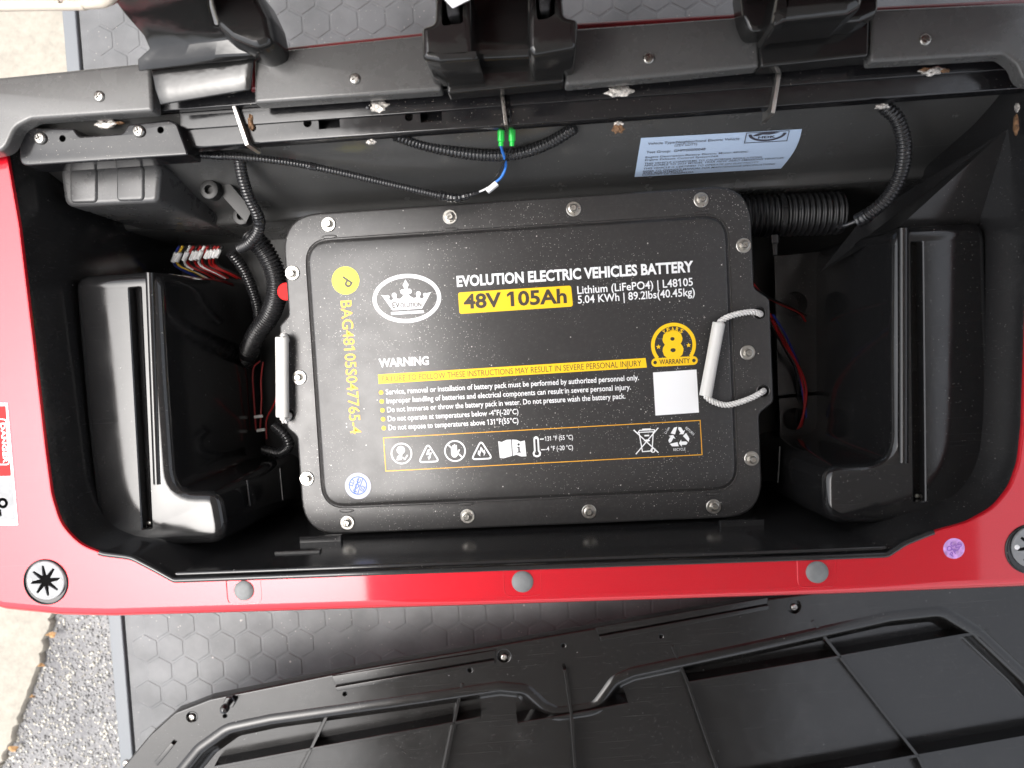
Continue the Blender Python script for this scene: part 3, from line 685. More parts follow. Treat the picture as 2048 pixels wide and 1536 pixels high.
# icons
ico('printed_icon', 803, 907, [ring_(20.5), ('poly', [disc(-1, 7, 8.5)]), ('poly', [[(-11, -13), (-9, -6), (-5, -2), (2, -2), (0, -7), (-1, -13)]]), ('line', [(2, -8), (6, -12), (12, -4)], 2.6, False)])
def tri(): return ('line', [tuple(p) for p in rounded([Vector((-21, -15)), Vector((21, -15)), Vector((0, 22))], 5, 5)], 3.2, True)
ico('printed_icon', 857, 909, [tri(), ('poly', [[(-1, 10), (4, 11), (1, 3), (7, 4), (3, -6), (5, -5.5), (0, -11), (-2, -4), (0, -5), (2, 0), (-5, -1)]])])
ico('printed_icon', 910, 902, [ring_(20.5), ('line', [(-14.5, 14.5), (-7, 7)], 3, False), ('line', [(8, -7), (15, -14.5)], 3, False),
    ('poly', [[(-8, -3), (-8, 8), (-6, 9), (-5, 3), (-4.6, 12), (-2.4, 12), (-2, 4), (-1.4, 14), (1, 14), (1.3, 4), (2.2, 12), (4.4, 12), (4.4, -1), (8.5, 3.5), (10.5, 2), (5, -9), (1, -13), (-4, -13), (-7.5, -9)]])])
ico('printed_icon', 963, 903, [tri(), ('poly', [[(-3, -10), (-8, -5), (-7, 1), (-5, 3), (-4, 0), (-1, 10), (3, 5), (4, 1), (6, 4), (8, -3), (4, -10), (4.5, -4), (1.5, -1), (0, 2), (-3, -5)]])])
ico('printed_icon', 1024, 897, [('poly', [[(-27, 16), (-20, 14), (-10, 18), (-1, 18), (-1, -15), (-10, -17), (-18, -19), (-25.5, -18)]]), ('poly', [[(1, 18), (10, 17), (18, 13), (26.5, 15), (28, -17), (18, -17), (8, -13), (1, -15)], [(10, -9), (18, -9), (18, -7), (15.6, -7), (15.6, 3), (10.4, 3), (10.4, 1), (12.4, 1), (12.4, -7), (10, -7)][::-1], disc(13.8, 7.5, 2.6, 14)[::-1]])])
th_o = [(-5.5, 15), (-4, 19), (0, 21), (4, 19), (5.5, 15), (5.5, -8), (8.5, -13), (7, -19), (2, -21.5), (-2, -21.5), (-7, -19), (-8.5, -13), (-5.5, -8)]
th_i = [(-2.2, 15), (2.2, 15), (2.2, -9.5), (4.8, -13), (3.5, -17), (0, -18), (-3.5, -17), (-4.8, -13), (-2.2, -9.5)]
ico('printed_icon', 1073, 893, [('poly', [th_o, th_i[::-1]]), ('line', [(8, 14.5), (15, 14.5)], 2, False), ('line', [(9, -7), (16, -7)], 2, False)])
T('131 °F (55 °C)', (1090, 882), (1146, 878.5), 9, bold=.008); T('-4 °F (-20 °C)', (1091, 902), (1146, 899), 9, bold=.008)
ico('printed_icon', 1294, 881, [('line', [(-25, 22), (21, -25)], 2.2, False), ('line', [(23, 24), (-23, -26)], 2.2, False), ('line', [(-15, 17), (-10, -22), (9, -21), (13, 16)], 2, False), ('line', [(-17, 17), (16, 17), (15, 21), (-14, 21)], 1.8, True), ('poly', [ell(6, 2.2, 14)]), ('line', [(10.8 + 4 * math.cos(t), -20 + 4 * math.sin(t)) for t in np.linspace(0, 6.283, 15)[:-1]], 2, True), ('line', [(-8, 23), (8, 23)], 2, False), ('line', [(-4, 10), (4, 10)], 3, False)])
seg_ = []
for q in range(3):
    th = q * 2 * math.pi / 3
    f_ = lambda p, th=th: (p[0] * math.cos(th) - p[1] * math.sin(th), p[0] * math.sin(th) + p[1] * math.cos(th) + 1)
    seg_.append(('poly', [[f_(p) for p in ((-14.5, -7), (-8, 5.5), (1, 20.5), (-6, 21), (-10, 19), (-17, 7))]])) if 0 else None
    seg_.append(('poly', [[f_(p) for p in ((-15, 9), (-8, 20), (-1.5, 21.5), (-6.5, 6.5))]])); seg_.append(('poly', [[f_(p) for p in ((1, 21), (6, 20), (10, 12.5), (13.5, 14.5), (10, 6), (1, 6.5), (4.5, 8.8), (0, 17))]]))
ico('printed_icon', 1357, 876, seg_)
T('RECYCLE', (1347, 902), (1371, 900.5), 5, bold=.0); T('Li-ion', (1332, 868), (1340, 856), 5); T('RETURN', (1370, 857), (1386, 871), 5)
# eight-year seal
arc_ = lambda r, a0, a1, n: [(r * math.cos(a0 + (a1 - a0) * i / n), r * math.sin(a0 + (a1 - a0) * i / n)) for i in range(n + 1)]
ico('printed_seal', 1347, 690, [('poly', [arc_(44, R(-37), R(217), 44) + arc_(37, R(217), R(-37), 44)])] + [('poly', [[(sx * 29.5 + (5.2 if i % 2 == 0 else 2.2) * math.cos(R(90 + 36 * i)), -2 + (5.2 if i % 2 == 0 else 2.2) * math.sin(R(90 + 36 * i))) for i in range(10)]]) for sx in (-1, 1)], 'yellow_print')
V8 = ptext('8', (1326, 716), (1368, 713), 50, ZPR, 'yellow_print', lid, .05)
pil = [(37 + 8.5 * math.cos(t), 8.5 * math.sin(t)) for t in np.linspace(-1.57, 1.57, 9)] + [(-37 + 8.5 * math.cos(t), 8.5 * math.sin(t)) for t in np.linspace(1.57, 4.71, 9)]
ico('printed_seal', 1349, 723, [('poly', [pil, disc(-38, 0, 3.6, 14)[::-1], disc(38, 0, 3.6, 14)[::-1]])], 'yellow_print', .0001)
ptext('WARRANTY', (1319, 729), (1380, 726), 9.5, ZPR + .0004, 'dark_print', lid, .008)
for i, ch in enumerate('YEARS'):
    t = R(122 - i * 16); c = P(1347, 690, ZPR).to_2d(); dd = Vector((math.sin(t), -math.cos(t)))
    text(ch, c + Vector((math.cos(t), math.sin(t))) * 28 * K - dd * 3 * K, dd, 6 * K, 7.5 * K, ZPR, 'yellow_print', lid, .03)
# white field beside the seal, left blank
flat('printed_block', [P2([(1306, 745), (1393, 739), (1398, 825), (1311, 831)], ZPR)], ZPR, 'white_print', lid)
# red round sticker on the case's side
c = P(572, 583, -.03); V, F = [], []; rings(circle((0, 0), .0125, 28), [(.001, .0004), (0, 0), (0, -.001)], V, F, cap_top=True)
o = mk('red_cap', V, F, 'red_sticker', bat, c); o['label'] = 'red round cap at the battery edge'
# ---- rope handles
def rope(name, pts, r, parent):
    path = spline(pts, .0008); V, F = [], []
    for s in range(3): sweep(path, r * .58, 8, V, F, off=lambda i, s=s: (r * .5 * math.cos(i * .40 + s * 2.094), r * .5 * math.sin(i * .40 + s * 2.094)))
    return mk(name, V, F, 'rope_white', parent, ang=80)
def handle(a, b, r, ropes):
    A, B = P(*a), P(*b); V, F = [], []; d = (B - A)
    path = [A + d * t for t in (0, .004, .015, .04, .5, .96, .985, .996, 1)]; rr = [r * .86, r * .96, r, r, r * .97, r, r, r * .96, r * .86]
    sweep(path, lambda i: rr[i], 28, V, F)
    g_ = mk('carry_handle', V, F, 'nylon_white', bat, ang=40)
    for pts in ropes: rope('rope', px(*pts), .0039, g_)
    return g_
handle((564, 674, .012), (565, 834, .012), .0088, [((568, 690, .012), (566, 674, .012), (569, 672, .008), (573, 680, -.004), (574, 684, -.02)), ((566, 822, .012), (566, 838, .012), (572, 842, .008), (578, 833, -.002), (579, 829, -.02))])
handle((1438, 645, .014), (1411, 792, .010), .0083, [((1434, 660, .014), (1439, 645, .014), (1456, 634, .014), (1480, 627, .013), (1505, 624, .010), (1519, 627, .002), (1521, 629, -.02)), ((1415, 778, .010), (1412, 792, .010), (1428, 804, .008), (1455, 810, .007), (1490, 801, .007), (1515, 790, .005), (1526, 783, -.001), (1527, 781, -.02))])

# ================================================================== controller box under the bracket
cbx = thing('controller_box', 'dark grey moulded control box hanging under the left bracket plate', 'control box', P(300, 400, -.14))
tp = ccw(rounded(P2([(118, 332), (322, 321), (316, 404), (128, 414)], .085), [.012, .012, .010, .014], 6))
V, F = [], []; rings(tp, fillet(.006, .085, 6) + [(-.001, 0), (-.002, -.06), (-.003, -.185), (.004, -.192)], V, F, cap_top=True, cap_end=True)
hb = mk('housing', V, F, 'box_grey', cbx)
for a, b in (((139, 338), (193, 406)), ((232, 334), (287, 402))):
    q = ccw(rounded(P2([(a[0], a[1]), (b[0], a[1] - 3), (b[0], b[1] - 2), (a[0], b[1])], .0875), .006, 4)); slab('raised_tab', q, .0876, .06, 'box_grey', cbx, r=.003)
# mounting strip with rubber grommets
stp = px((372, 312, .10), (410, 304, .10), (512, 428, -.04), (492, 452, -.06), (430, 398, .02))
slab('grommet_strip', ccw(P2([(372, 312), (408, 304), (505, 420), (492, 446)], .02)), .02, .012, 'case_black', cbx, r=.001)
for x, y, z in ((420, 380, .03), (484, 432, -.01)):
    c = P(x, y, z); V, F = [], []; r = .013
    rings(circle((0, 0), r, 28), [(.007, .004), (.0035, .004), (.001, .003), (0, 0), (0, -.010)], V, F)
    rings(circle((0, 0), r - .007, 20), [(0, .004), (.0005, -.004)], V, F, cap_end=True)
    mk('grommet', V, F, 'case_black', cbx, c)

# ================================================================== conduits and wires
def cond(label, pts, rp, zr, pitch=.0042, m_='conduit', group='corrugated cable conduits', bands=(), **k):
    r_ = rp * (CAM.z - zr) / FPX
    o = tag(corrugated('cable_conduit', px(*pts), r_, m_, None, pitch, **k), label, 'conduit', group)
    sp_ = spline(px(*pts), .0015)
    for t_, ln in bands:
        i_ = int(t_ * len(sp_)); seg_p = sp_[max(0, i_ - ln):i_ + ln]; V, F = [], []
        sweep(seg_p, lambda i: r_ * (1.05 + .05 * math.sin(i * 1.7)), 16, V, F); mk('tape_band', V, F, 'tape_black', o, ang=40)
    return o
c1 = cond('thin black corrugated conduit slung from the bracket to the taped wires', ((372, 308, .09), (480, 314, .09), (560, 322, .08), (650, 338, .06), (780, 368, .04), (880, 391, .03), (912, 396, .03)), 7.5, .06, .0036, bands=((.12, 5), (.46, 3)))
cond('black corrugated conduit sagging behind the green terminals', ((790, 270, .09), (850, 290, .07), (920, 305, .06), (985, 311, .055), (1045, 305, .06), (1100, 285, .07), (1150, 255, .09)), 12, .06, .0046)
cond('black corrugated conduit dropping beside the control box grommets', ((478, 312, .085), (484, 350, .07), (498, 395, .05), (516, 432, .03), (517, 460, .015), (500, 485, 0), (480, 497, -.02)), 12, .05, .0044, bands=((.55, 4),))
cond('fat black corrugated conduit curving down along the battery left edge', ((500, 470, -.04), (528, 500, -.04), (550, 545, -.05), (553, 590, -.06), (540, 630, -.08), (515, 665, -.1), (500, 695, -.13), (488, 725, -.17), (480, 760, -.205)), 21, -.05, .0048, bands=((.72, 5),))
cond('slim dark conduit lying deep left of the fat conduit', ((462, 505, -.06), (488, 540, -.08), (505, 580, -.10), (515, 615, -.12), (516, 640, -.14)), 11, -.08, .0044)
cond('black corrugated conduit hanging in an arc from the rail at right', ((1768, 212, .10), (1795, 240, .10), (1808, 290, .09), (1802, 345, .07), (1776, 395, .05), (1735, 430, .03), (1716, 441, .02)), 14, .08, .0044, bands=((.97, 6),))
cond('large horizontal corrugated pipe behind the battery right corner', ((1400, 440, -.10), (1480, 434, -.10), (1560, 431, -.10), (1640, 428, -.10), (1680, 426, -.10)), 41, -.10, .0080, 'conduit_big', depth=.13, seg=36)
cond('short dark conduit under the battery left ear near the tub floor', ((548, 850, -.12), (568, 868, -.12), (578, 890, -.13), (560, 905, -.15), (530, 900, -.17)), 11, -.12, .0044)
o = tube('pigtail_cable', px((1720, 438, .022), (1704, 446, .015), (1690, 451, .01), (1676, 455, .0)), .0028, 'tape_black'); tag(o, 'thin taped pigtail at the end of the right arc conduit', 'cable')
# cable tie round the big pipe
tie = thing('cable_tie', 'black cable tie strapped round the large pipe with its tail hanging', 'cable tie', P(1556, 470, -.1))
cc = P(1556, 431, -.10); V, F = [], []; rr = 41 * 1.06 / FPX + .0006
path = [Vector((cc.x + .0006 * math.sin(t), cc.y + rr * math.cos(t), cc.z + rr * math.sin(t))) for t in np.linspace(-.3, 3.6, 40)]
i0 = 0
for p in path:
    n = (p - cc).normalized(); V += [p + Vector((-.0035, 0, 0)), p + Vector((.0035, 0, 0)), p + Vector((.0035, 0, 0)) + n * .0014, p + Vector((-.0035, 0, 0)) + n * .0014]
for i in range(len(path) - 1):
    for j in range(4): F.append((i * 4 + j, i * 4 + (j + 1) % 4, i * 4 + 4 + (j + 1) % 4, i * 4 + 4 + j))
mk('strap', V, F, 'tape_black', tie, ang=30)
c = P(1549, 478, -.065); slab('tie_head', ccw(rounded([c.to_2d() + Vector(p) for p in ((-.005, -.006), (.005, -.006), (.005, .006), (-.005, .006))], .001)), -.062, -.07, 'tape_black', tie, r=.001)
c = P(1550, 496, -.07); slab('tail', ccw([c.to_2d() + Vector(p) for p in ((-.003, -.010), (.003, -.010), (.0035, .010), (-.0035, .010))]), -.07, -.072, 'tape_black', tie, r=.0005)
# taped end with two-wire connector
pr = thing('wire_pair', 'blue and black wires with green crimp terminals, leaving a taped conduit end', 'wires', P(985, 372, .03))
V, F = [], []; pth = spline(px((880, 391, .031), (912, 396, .031), (935, 391, .031), (958, 384, .031)), .0015); n = len(pth)
sweep(pth, lambda i: (.0062 - .0042 * (i / n) ** 2) * (1 + .10 * math.sin(i * 1.9) + .06 * math.sin(i * .9)), 10, V, F); mk('tape_wrap', V, F, 'tape_black', pr, ang=25)
tube('wire', px((950, 386, .031), (965, 381, .031), (976, 375, .031)), .0013, 'white_plastic', pr, seg=8)
q = P2([(970, 378), (990, 361), (997, 369), (977, 385)], .036); slab('plug', ccw(rounded(q, .001)), .036, .028, 'white_plastic', pr, r=.001)
tube('wire', px((986, 368, .033), (1002, 355, .036), (1011, 335, .04), (1010, 318, .06), (1004, 300, .08), (1002, 290, .093)), .0018, 'blue_wire', pr, seg=10)
tube('wire', px((982, 366, .033), (998, 345, .036), (1010, 320, .06), (1020, 300, .08), (1023, 290, .093)), .0012, 'black_wire', pr, seg=8)
for x in (1002, 1024):
    V, F = [], []; a, b = P(x, 258, .100), P(x, 292, .094)
    sweep([a, a.lerp(b, .7), a.lerp(b, .75), b], lambda i: (.0042, .0042, .003, .003)[i], 12, V, F); mk('crimp_terminal', V, F, 'green_plastic', pr, ang=40)
# wire bundle beneath the control box
bd = thing('wire_bundle', 'bundle of red, black and yellow wires with white tags below the control box', 'wires', P(400, 525, -.16))
for i in range(13):
    x = 345 + i * 7.2; x2 = 372 + i * 7 + random.uniform(-6, 6); col = ('navy_wire', 'yellow_wire', 'black_wire', 'white_plastic', 'red_wire', 'black_wire', 'red_wire', 'white_plastic', 'red_wire', 'black_wire', 'red_wire', 'red_wire', 'black_wire')[i]
    tube('wire', px((x + 14, 492, -.13), (x + 4, 512, -.135), (x + 5, 530, -.145), (x2 + 10, 545, -.155), (x2 + 30, 556, -.17)), .0021, col, bd, seg=8)
    if i in (0, 1, 3, 5, 6, 7, 9, 10, 11, 12):
        a = P(x + 8, 506 - i * .6, -.128); b = P(x + 1, 524 - i * .8, -.131); V, F = [], []
        sweep([a, b], .0036, 10, V, F); mk('wire_tag', V, F, 'white_plastic', bd, ang=40)
# right hand loose wires
rwr = thing('loose_wires', 'red, black and blue loose wires draped beside the battery right edge', 'wires', P(1600, 800, ZF))
for col, pts in (('red_wire', ((1500, 560, -.02), (1525, 588, -.06), (1560, 608, -.10), (1598, 625, -.13), (1611, 642, -.15))), ('black_wire', ((1503, 570, -.03), (1535, 594, -.07), (1575, 612, -.11), (1612, 631, -.14))),
                 ('red_wire', ((1540, 628, -.03), (1560, 665, -.09), (1588, 715, -.12), (1609, 760, -.14), (1612, 800, -.15), (1600, 850, -.16), (1578, 880, -.17))), ('red_wire', ((1543, 640, -.04), (1566, 685, -.1), (1592, 725, -.125), (1606, 775, -.145), (1608, 820, -.155), (1594, 865, -.17), (1576, 884, -.17))),
                 ('navy_wire', ((1546, 630, -.03), (1572, 672, -.09), (1596, 730, -.13), (1606, 790, -.15), (1612, 830, -.16), (1606, 865, -.17))), ('black_wire', ((1542, 650, -.05), (1570, 700, -.11), (1590, 740, -.14), (1596, 800, -.16), (1590, 850, -.17))),
                 ('red_wire', ((1612, 800, -.15), (1604, 845, -.16), (1598, 872, -.17)))):
    tube('wire', px(*pts), .0016, col, rwr, seg=8)
for col, pts in (('navy_wire', ((1522, 1010, -.10), (1535, 1020, -.10), (1546, 1024, -.10))),): tube('wire', px(*pts), .0014, col, rwr, seg=8)
lw = thing('thin_wires', 'thin dark red wires with white ties deep left of the battery', 'wires', P(520, 800, ZF))
for pts in (((512, 860, -.17), (508, 800, -.17), (506, 740, -.17), (520, 722, -.17)), ((520, 862, -.17), (523, 800, -.17), (522, 760, -.17), (526, 724, -.17)), ((533, 878, -.17), (533, 840, -.17), (545, 815, -.16), (555, 790, -.15))): tube('wire', px(*pts), .0013, 'red_wire', lw, seg=8)
for x, y in ((517, 833), (522, 860)):
    V, F = [], []; sweep(px((x - 8, y + 1, -.165), (x + 8, y - 1, -.165)), .0025, 8, V, F); mk('tie', V, F, 'white_plastic', lw)
# floor bracket with round holes, right of the battery
fb = slab('floor_bracket', ccw(P2([(1548, 512), (1660, 500), (1668, 780), (1556, 792)], -.16)), -.16, -.166, 'tub_black', None, r=.001, holes=[circle(P(1590, 608, -.16).to_2d(), 24 * 1.12 / FPX, 28)], hd=-.20)
tag(fb, 'flat black floor bracket with a round hole right of the battery', 'bracket')
fb2 = slab('floor_bracket', ccw(P2([(1558, 797), (1668, 786), (1672, 925), (1562, 930)], -.16)), -.16, -.166, 'tub_black', None, r=.001, holes=[circle(P(1588, 838, -.16).to_2d(), 22 * 1.12 / FPX, 28)], hd=-.20)
tag(fb2, 'second black floor bracket nearer the front, its hole mostly hidden by wires', 'bracket')
# wire loop and latch at the right wall
o = tube('wire_loop', px((2060, 470, .08), (2036, 490, .08), (2018, 515, .075), (2022, 532, .07), (2060, 540, .07)), .0014, 'steel_edge'); tag(o, 'thin wire loop on the right wall of the tub', 'wire')
o = weld(2036, 776, 24, 34, None, 'tape_black', .08); o.name = 'wall_clip'; tag(o, 'small crumpled black clip on the right tub wall', 'clip')

# ================================================================== belt boots on the trim
g_b = 'boots standing on the rear trim'
def loft(name, rows, mat_, parent, th=.003):
    V, F = [], []; m = 8
    for (l, r) in rows:
        A, B = P(*l), P(*r)
        for j in range(m + 1): V.append(A.lerp(B, j / m))
    for i in range(len(rows) - 1):
        for j in range(m): F.append((i * (m + 1) + j, i * (m + 1) + j + 1, (i + 1) * (m + 1) + j + 1, (i + 1) * (m + 1) + j))
    o = mk(name, V, F, mat_, parent, ang=28); s = o.modifiers.new('s', 'SOLIDIFY'); s.thickness = th; s.offset = -1
    b = o.modifiers.new('b', 'BEVEL'); b.width = .0015; b.segments = 2; b.limit_method = 'ANGLE'; b.angle_limit = R(25); return o
t1 = thing('belt_boot', 'glossy folded black strap cover at the left of the rear trim', 'cover', P(400, 160, ZT), g_b)
loft('folded_flap', [((320, 210, .168), (500, 180, .172)), ((310, 180, .172), (504, 145, .176)), ((304, 150, .173), (508, 112, .177)), ((300, 138, .173), (510, 106, .177))], 'boot_black', t1)
loft('upright_strap', [((280, 142, .178), (512, 112, .182)), ((278, 118, .184), (528, 104, .188)), ((302, 96, .190), (520, 66, .194)), ((290, 68, .200), (430, 48, .206)), ((252, 24, .225), (420, 10, .232)), ((205, -40, .26), (415, -60, .268))], 'boot_black', t1, .004)
V, F = [], []; rings(ccw(rounded(P2([(415, -30), (520, -20), (548, 40), (560, 98), (520, 112), (470, 92), (440, 66), (425, 20)], .20), .018, 5)), [(.009, .214), (.006, .2125), (.0035, .209), (.0015, .204), (0, .195), (0, .168)], V, F, cap_top=True); mk('strap_pad', V, F, 'boot_black', t1)
t2 = thing('belt_boot', 'black moulded housing for two belt buckles at the centre of the trim', 'cover', P(1000, 140, ZT), g_b)
slab('base_plate', ccw(rounded(P2([(886, 60), (1128, 44), (1128, 164), (894, 186)], .172), .004)), .172, .15, 'boot_black', t2, r=.003)
slab('back_plate', ccw(rounded(P2([(865, -60), (1112, -60), (1112, 96), (1070, 112), (946, 118), (875, 100)], .196), [.004, .004, .01, .012, .012, .012])), .196, .17, 'boot_black', t2, r=.008)
for sx, (a, b, c_, d_) in ((0, (842, 870, 962, 48)), (1, (1050, 1060, 1158, 34))):
    q = [(842, 52), (868, 44), (872, -40), (940, -40), (946, 100), (962, 116), (878, 122), (844, 116)] if sx == 0 else [(1054, -40), (1122, -40), (1128, 30), (1156, 36), (1154, 94), (1122, 100), (1066, 110), (1056, 96)]
    hl = [(880, -20), (926, -20), (926, 46), (884, 52)] if sx == 0 else [(1070, -20), (1110, -20), (1110, 28), (1094, 38), (1074, 40)]
    o = slab('buckle_socket', ccw(rounded(P2(q, .24), .006)), .24, .17, 'boot_black', t2, r=.007, holes=[ccw(rounded(P2(hl, .24), .003))], hd=.20)
    w_ = P2([(886, -40), (918, -40), (920, 30), (896, 36)] if sx == 0 else [(1074, -40), (1104, -40), (1100, 22), (1080, 26)], .235)
    slab('webbing', ccw(rounded(w_, .003)), .238, .205, 'webbing', o, r=.003)
loft('cloth_tag', [((880, -10, .25), (950, -14, .25)), ((905, 17, .245), (942, -2, .25))], 'white_sticker', t2, .001)
tube('white_cord', px((1012, 172, .150), (1035, 152, .155), (1070, 138, .158), (1116, 132, .160)), .0024, 'white_plastic', t2)
t3 = thing('belt_boot', 'shiny black belt cover at the right of the rear trim', 'cover', P(1620, 60, ZT), g_b)
slab('base_plate', ccw(rounded(P2([(1514, 40), (1740, 28), (1737, 112), (1522, 134)], .172), .003)), .172, .15, 'boot_black', t3, r=.003)
slab('lip', ccw(rounded(P2([(1476, -40), (1762, -40), (1758, 26), (1722, 42), (1545, 60), (1500, 64), (1486, 30)], .20), .01)), .20, .172, 'boot_black', t3, r=.006)
slab('hood', ccw(rounded(P2([(1560, -40), (1736, -40), (1728, 10), (1700, 26), (1572, 40), (1552, 52), (1546, 40)], .235), .008)), .235, .18, 'boot_black', t3, r=.012)
# seat corner at the top left; unseen rest widened to shade the mat
V, F = [], []; sq = ccw(rounded(P2([(-560, -480), (2300, -600), (2300, -80), (1740, -34), (240, -22), (212, 4), (130, 8), (0, 2), (-200, 6), (-540, 16)], .26), .02, 6))
rings(sq, fillet(.03, .36, 7) + [(0, .25), (.02, .225)], V, F, cap_top=True, cap_end=True)
seat = thing('seat_cushion', 'dark red seat cushion with beige piping, its corner showing at the top left', 'seat', P(100, 0, .225)); cu_ = mk('cushion', V, F, 'red_dark', seat)
tube('piping', [Vector((p.x, p.y, .262)) for p in offset(sq, -.001)[::3]] , .006, 'seat_beige', seat, step=.006)

# ================================================================== foot mats with raised hexagons
def hex_mesh(r, h):
    V, F = [], []; p = rounded([Vector((r * math.cos(R(60 * i + 30)), r * math.sin(R(60 * i + 30)))) for i in range(6)], .002, 2)
    rings(p, [(.0018, h), (.0006, h * .8), (0, 0)], V, F, cap_top=True); me = bpy.data.meshes.new('hexagon'); me.from_pydata([tuple(v) for v in V], [], F); me.materials.append(M['mat_rubber']); return me
hx = hex_mesh(.0274, .0008)
def footmat(name, label, box, x_edge, region, skip):
    t = thing(name, label, 'mat', (0, (box[1] + box[3]) / 2, ZM - .01), 'rubber floor mats')
    slab('sheet', [Vector((x_edge, box[1])), Vector((box[2], box[1])), Vector((box[2], box[3])), Vector((x_edge, box[3]))], ZM, ZM - .008, 'mat_rubber', t, r=.002)
    slab('edge_strip', [Vector((x_edge - .030, box[1])), Vector((x_edge - .004, box[1])), Vector((x_edge - .004, box[3])), Vector((x_edge - .030, box[3]))], ZM + .003, ZM - .03, 'mat_border', t, r=.003)
    pit = .0505; row = 0; y = region[1]
    while y < region[3]:
        x = region[0] + (pit / 2 if row % 2 else 0)
        while x < region[2]:
            if not skip(x, y): inst('hexagon', hx, t, (x, y, ZM))
            x += pit
        y += pit * .8660 * 1.02; row += 1
    return t
xe = P(262, 1400, ZM).x
yb0 = P(300, 1570, ZM).y; yb1 = P(300, 1170, ZM).y
c0 = P(760, 1395, ZM)
footmat('floor_mat', 'grey rubber mat with hexagon pattern in the front footwell', (xe, yb0 - .15, .8, yb1 + .12), xe, (xe + .036, yb0, P(1460, 1200, ZM).x, yb1 + .03), lambda x, y: abs((Vector((x, y)) - c0.to_2d()).length - .125) < .026)
yt0 = P(300, 140, ZM).y; yt1 = P(300, -30, ZM).y; xt = P(160, 60, ZM).x
footmat('floor_mat', 'dark rubber mat with hexagon pattern behind the rear trim', (xt, yt0 - .1, .9, yt1 + .25), xt, (xt + .036, yt0 - .03, P(1460, 20, ZM).x, yt1 + .04), lambda x, y: False)
c = P(255, 1527, ZM); V, F = [], []
o = inst('screw', sm, bpy.data.objects['floor_mat'], P(253, 1526, ZM + .003), .4)

# ================================================================== lifted-off seat base panel, underside up
cov = thing('cover_panel', 'black ribbed underside of the removed seat base lying on the front mat', 'panel', P(1100, 1400, -.20))
TILT = Euler((R(.5), R(4.8), 0)).to_matrix(); CV = P(1100, 1400, -.20); CN = TILT @ Vector((0, 0, 1))
def PC(px_, py_, z=-.20):
    d = Vector(RM @ np.array([(px_ - 1024) / FPX, -(py_ - 768) / FPX, -1.0])); o_ = CV + CN * (z + .20)
    w_ = CAM + d * ((o_ - CAM).dot(CN) / d.dot(CN)); return TILT.transposed() @ (w_ - CV) + CV
def PC2(pts, z): return [PC(x, y, z).to_2d() for x, y in pts]
ZC = -.20; ZB = ZC - .024
fl = [(225, 1560), (300, 1470), (350, 1425), (420, 1398), (700, 1342), (1000, 1290), (1500, 1203), (1760, 1168), (2000, 1150), (2300, 1150), (2300, 1800), (200, 1800)]
flp = ccw(rounded(PC2(fl, ZC), [.02, .06, .02, .03, 0, 0, 0, .06, .06, .02, .02, .02], 6))
bl = [(300, 1600), (390, 1490), (450, 1447), (540, 1428), (800, 1392), (1000, 1362), (1058, 1368), (1094, 1402), (1118, 1414), (1184, 1404), (1202, 1380), (1222, 1352), (1262, 1334), (1500, 1284), (1780, 1222), (1890, 1210), (1965, 1256), (2060, 1345), (2260, 1560), (2260, 1780), (300, 1780)]
bl_r = [.05, .06, .06, .05, 0, .05, .04, .03, .02, .02, .03, .04, .05, 0, .06, .06, .06, .1, .08, .09, .09]
BL_ = ccw(rounded(PC2(bl, ZC), bl_r, 7))
scr_h = [circle(PC(x, y, ZC).to_2d(), r * 1.16 / FPX, 14) for x, y, r in ((384, 1434, 11), (1008, 1312, 14), (1588, 1213, 15), (450, 1432, 4), (690, 1388, 4.5), (940, 1340, 5.5), (1127, 1291, 4.5), (1322, 1273, 4.5))]
notches = [PC2([(672, 1371), (988, 1317), (990, 1324), (676, 1379)], ZC), PC2([(1198, 1270), (1534, 1208), (1535, 1216), (1200, 1279)], ZC), PC2([(312, 1520), (345, 1482), (352, 1486), (318, 1528)], ZC)]
V, F = [], []
rings(flp, fillet(.003, ZC, 4) + [(0, ZC - .02)], V, F, cap_top=True, holes=[BL_] + scr_h)
for h in scr_h: rings(h, [(-.0008, ZC + .0004), (0, ZC), (.0004, ZC - .007)], V, F, cap_end=True)
lip_ = [(0, ZC), (.003, ZC + .0022), (.008, ZC + .0040), (.013, ZC + .0038), (.0185, ZC + .0010), (.023, ZC - .005), (.026, ZC - .011), (.0275, ZC - .015), (.0285, ZC - .019), (.031, ZC - .022), (.037, ZB)]
for q in (BL_,): rings(q, lip_, V, F, cap_end=True)
cf = mk('panel_shell', V, F, 'cover_black', cov, ang=40)
for q in notches: slab('raised_bar', ccw(q), ZC + .006, ZC - .002, 'cover_black', cov, r=.001)
for q in ([(664, 1352), (992, 1300), (990, 1316), (670, 1370)], [(1190, 1255), (1536, 1195), (1534, 1208), (1198, 1269)]): slab('edge_step', ccw(PC2(q, ZC + .0015)), ZC + .0022, ZC - .01, 'cover_black', cov, r=.001)
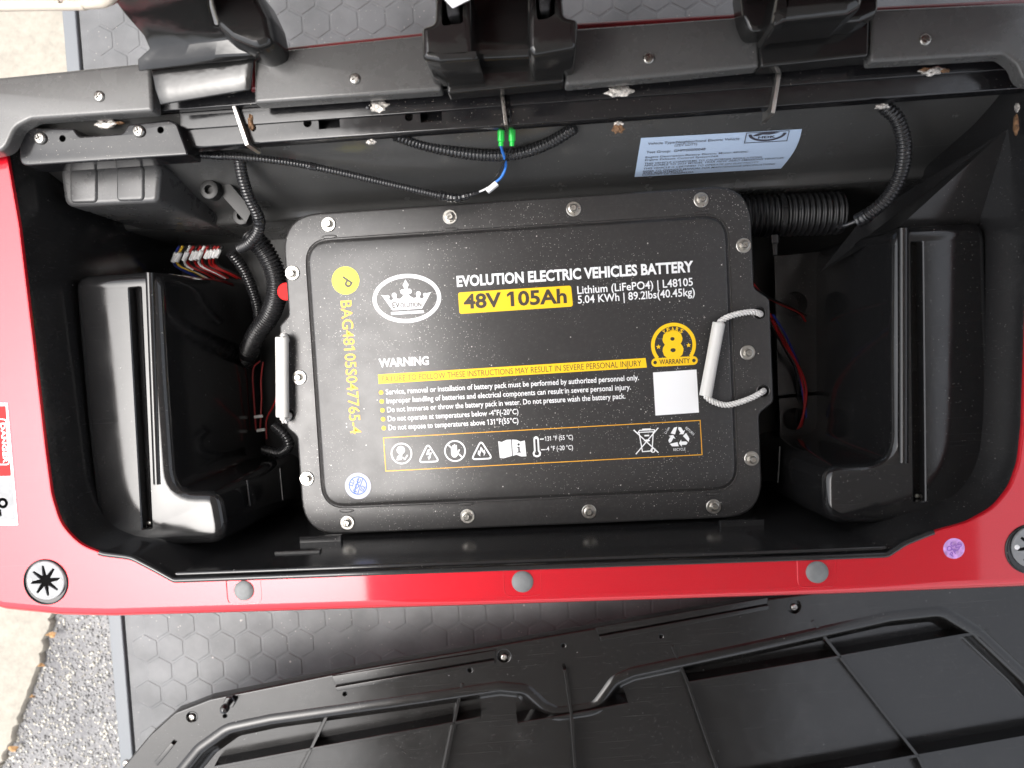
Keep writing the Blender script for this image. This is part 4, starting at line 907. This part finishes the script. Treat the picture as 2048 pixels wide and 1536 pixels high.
def rib(pts, th=.0052, top=ZC + .001, parent=cov):
    pp = [PC(x, y, top).to_2d() for x, y in pts]; V, F = [], []
    for a, b in zip(pp, pp[1:]):
        d = (b - a).normalized(); n = Vector((-d.y, d.x)) * th / 2; i0 = len(V); e = d * .0006
        rings(ccw([a - n - e, b - n + e, b + n + e, a + n - e]), [(.0006, top), (0, top - .0006), (-.0012, ZB - .004)], V, F, cap_top=True)
    return mk('rib', V, F, 'cover_black', parent, ang=30)
for pts in (((660, 1418), (622, 1498), (560, 1620)), ((925, 1368), (908, 1446), (872, 1620)), ((430, 1535), (618, 1499), (905, 1447), (960, 1436)), ((1345, 1292), (1376, 1366), (1470, 1640)), ((1625, 1242), (1680, 1313), (1836, 1512), (1900, 1640)), ((1378, 1366), (1678, 1314), (1978, 1262)), ((1836, 1512), (2120, 1462)), ((1440, 1585), (1834, 1512))): rib(pts)
rib(((1130, 1340), (1143, 1430), (1158, 1640)), .0048, ZC + .012); rib(((1036, 1448), (1143, 1430), (1256, 1408)), .0048, ZC + .0095)
# ball stud and screws
c = PC(462, 1400, ZC); V, F = [], []
rings(circle((0, 0), .010, 6), [(.001, .008), (0, .007), (0, 0)], V, F, cap_top=True); pr_ = [(r_, z_) for r_, z_ in ((.0045, .007), (.0045, .018), (.0052, .02), (.0072, .025), (.0072, .030), (.005, .035), (.0015, .037))]
i0 = len(V)
for r_, z_ in pr_: V += [(r_ * math.cos(t), r_ * math.sin(t), z_) for t in np.linspace(0, 6.283, 17)[:-1]]
for i in range(len(pr_) - 1):
    for j in range(16): F.append((i0 + i * 16 + j, i0 + i * 16 + (j + 1) % 16, i0 + i * 16 + 16 + (j + 1) % 16, i0 + i * 16 + 16 + j))
F.append(tuple(i0 + (len(pr_) - 1) * 16 + j for j in range(16))); mk('ball_stud', V, F, 'rail_black', cov, c)
for x, y in ((384, 1434), (1008, 1314), (1588, 1214)): inst('screw', screw_mesh('cover_screw', .006, .003, 'screw_steel'), cov, PC(x, y, ZC - .0065), random.random())
cov.rotation_euler = TILT.to_euler()
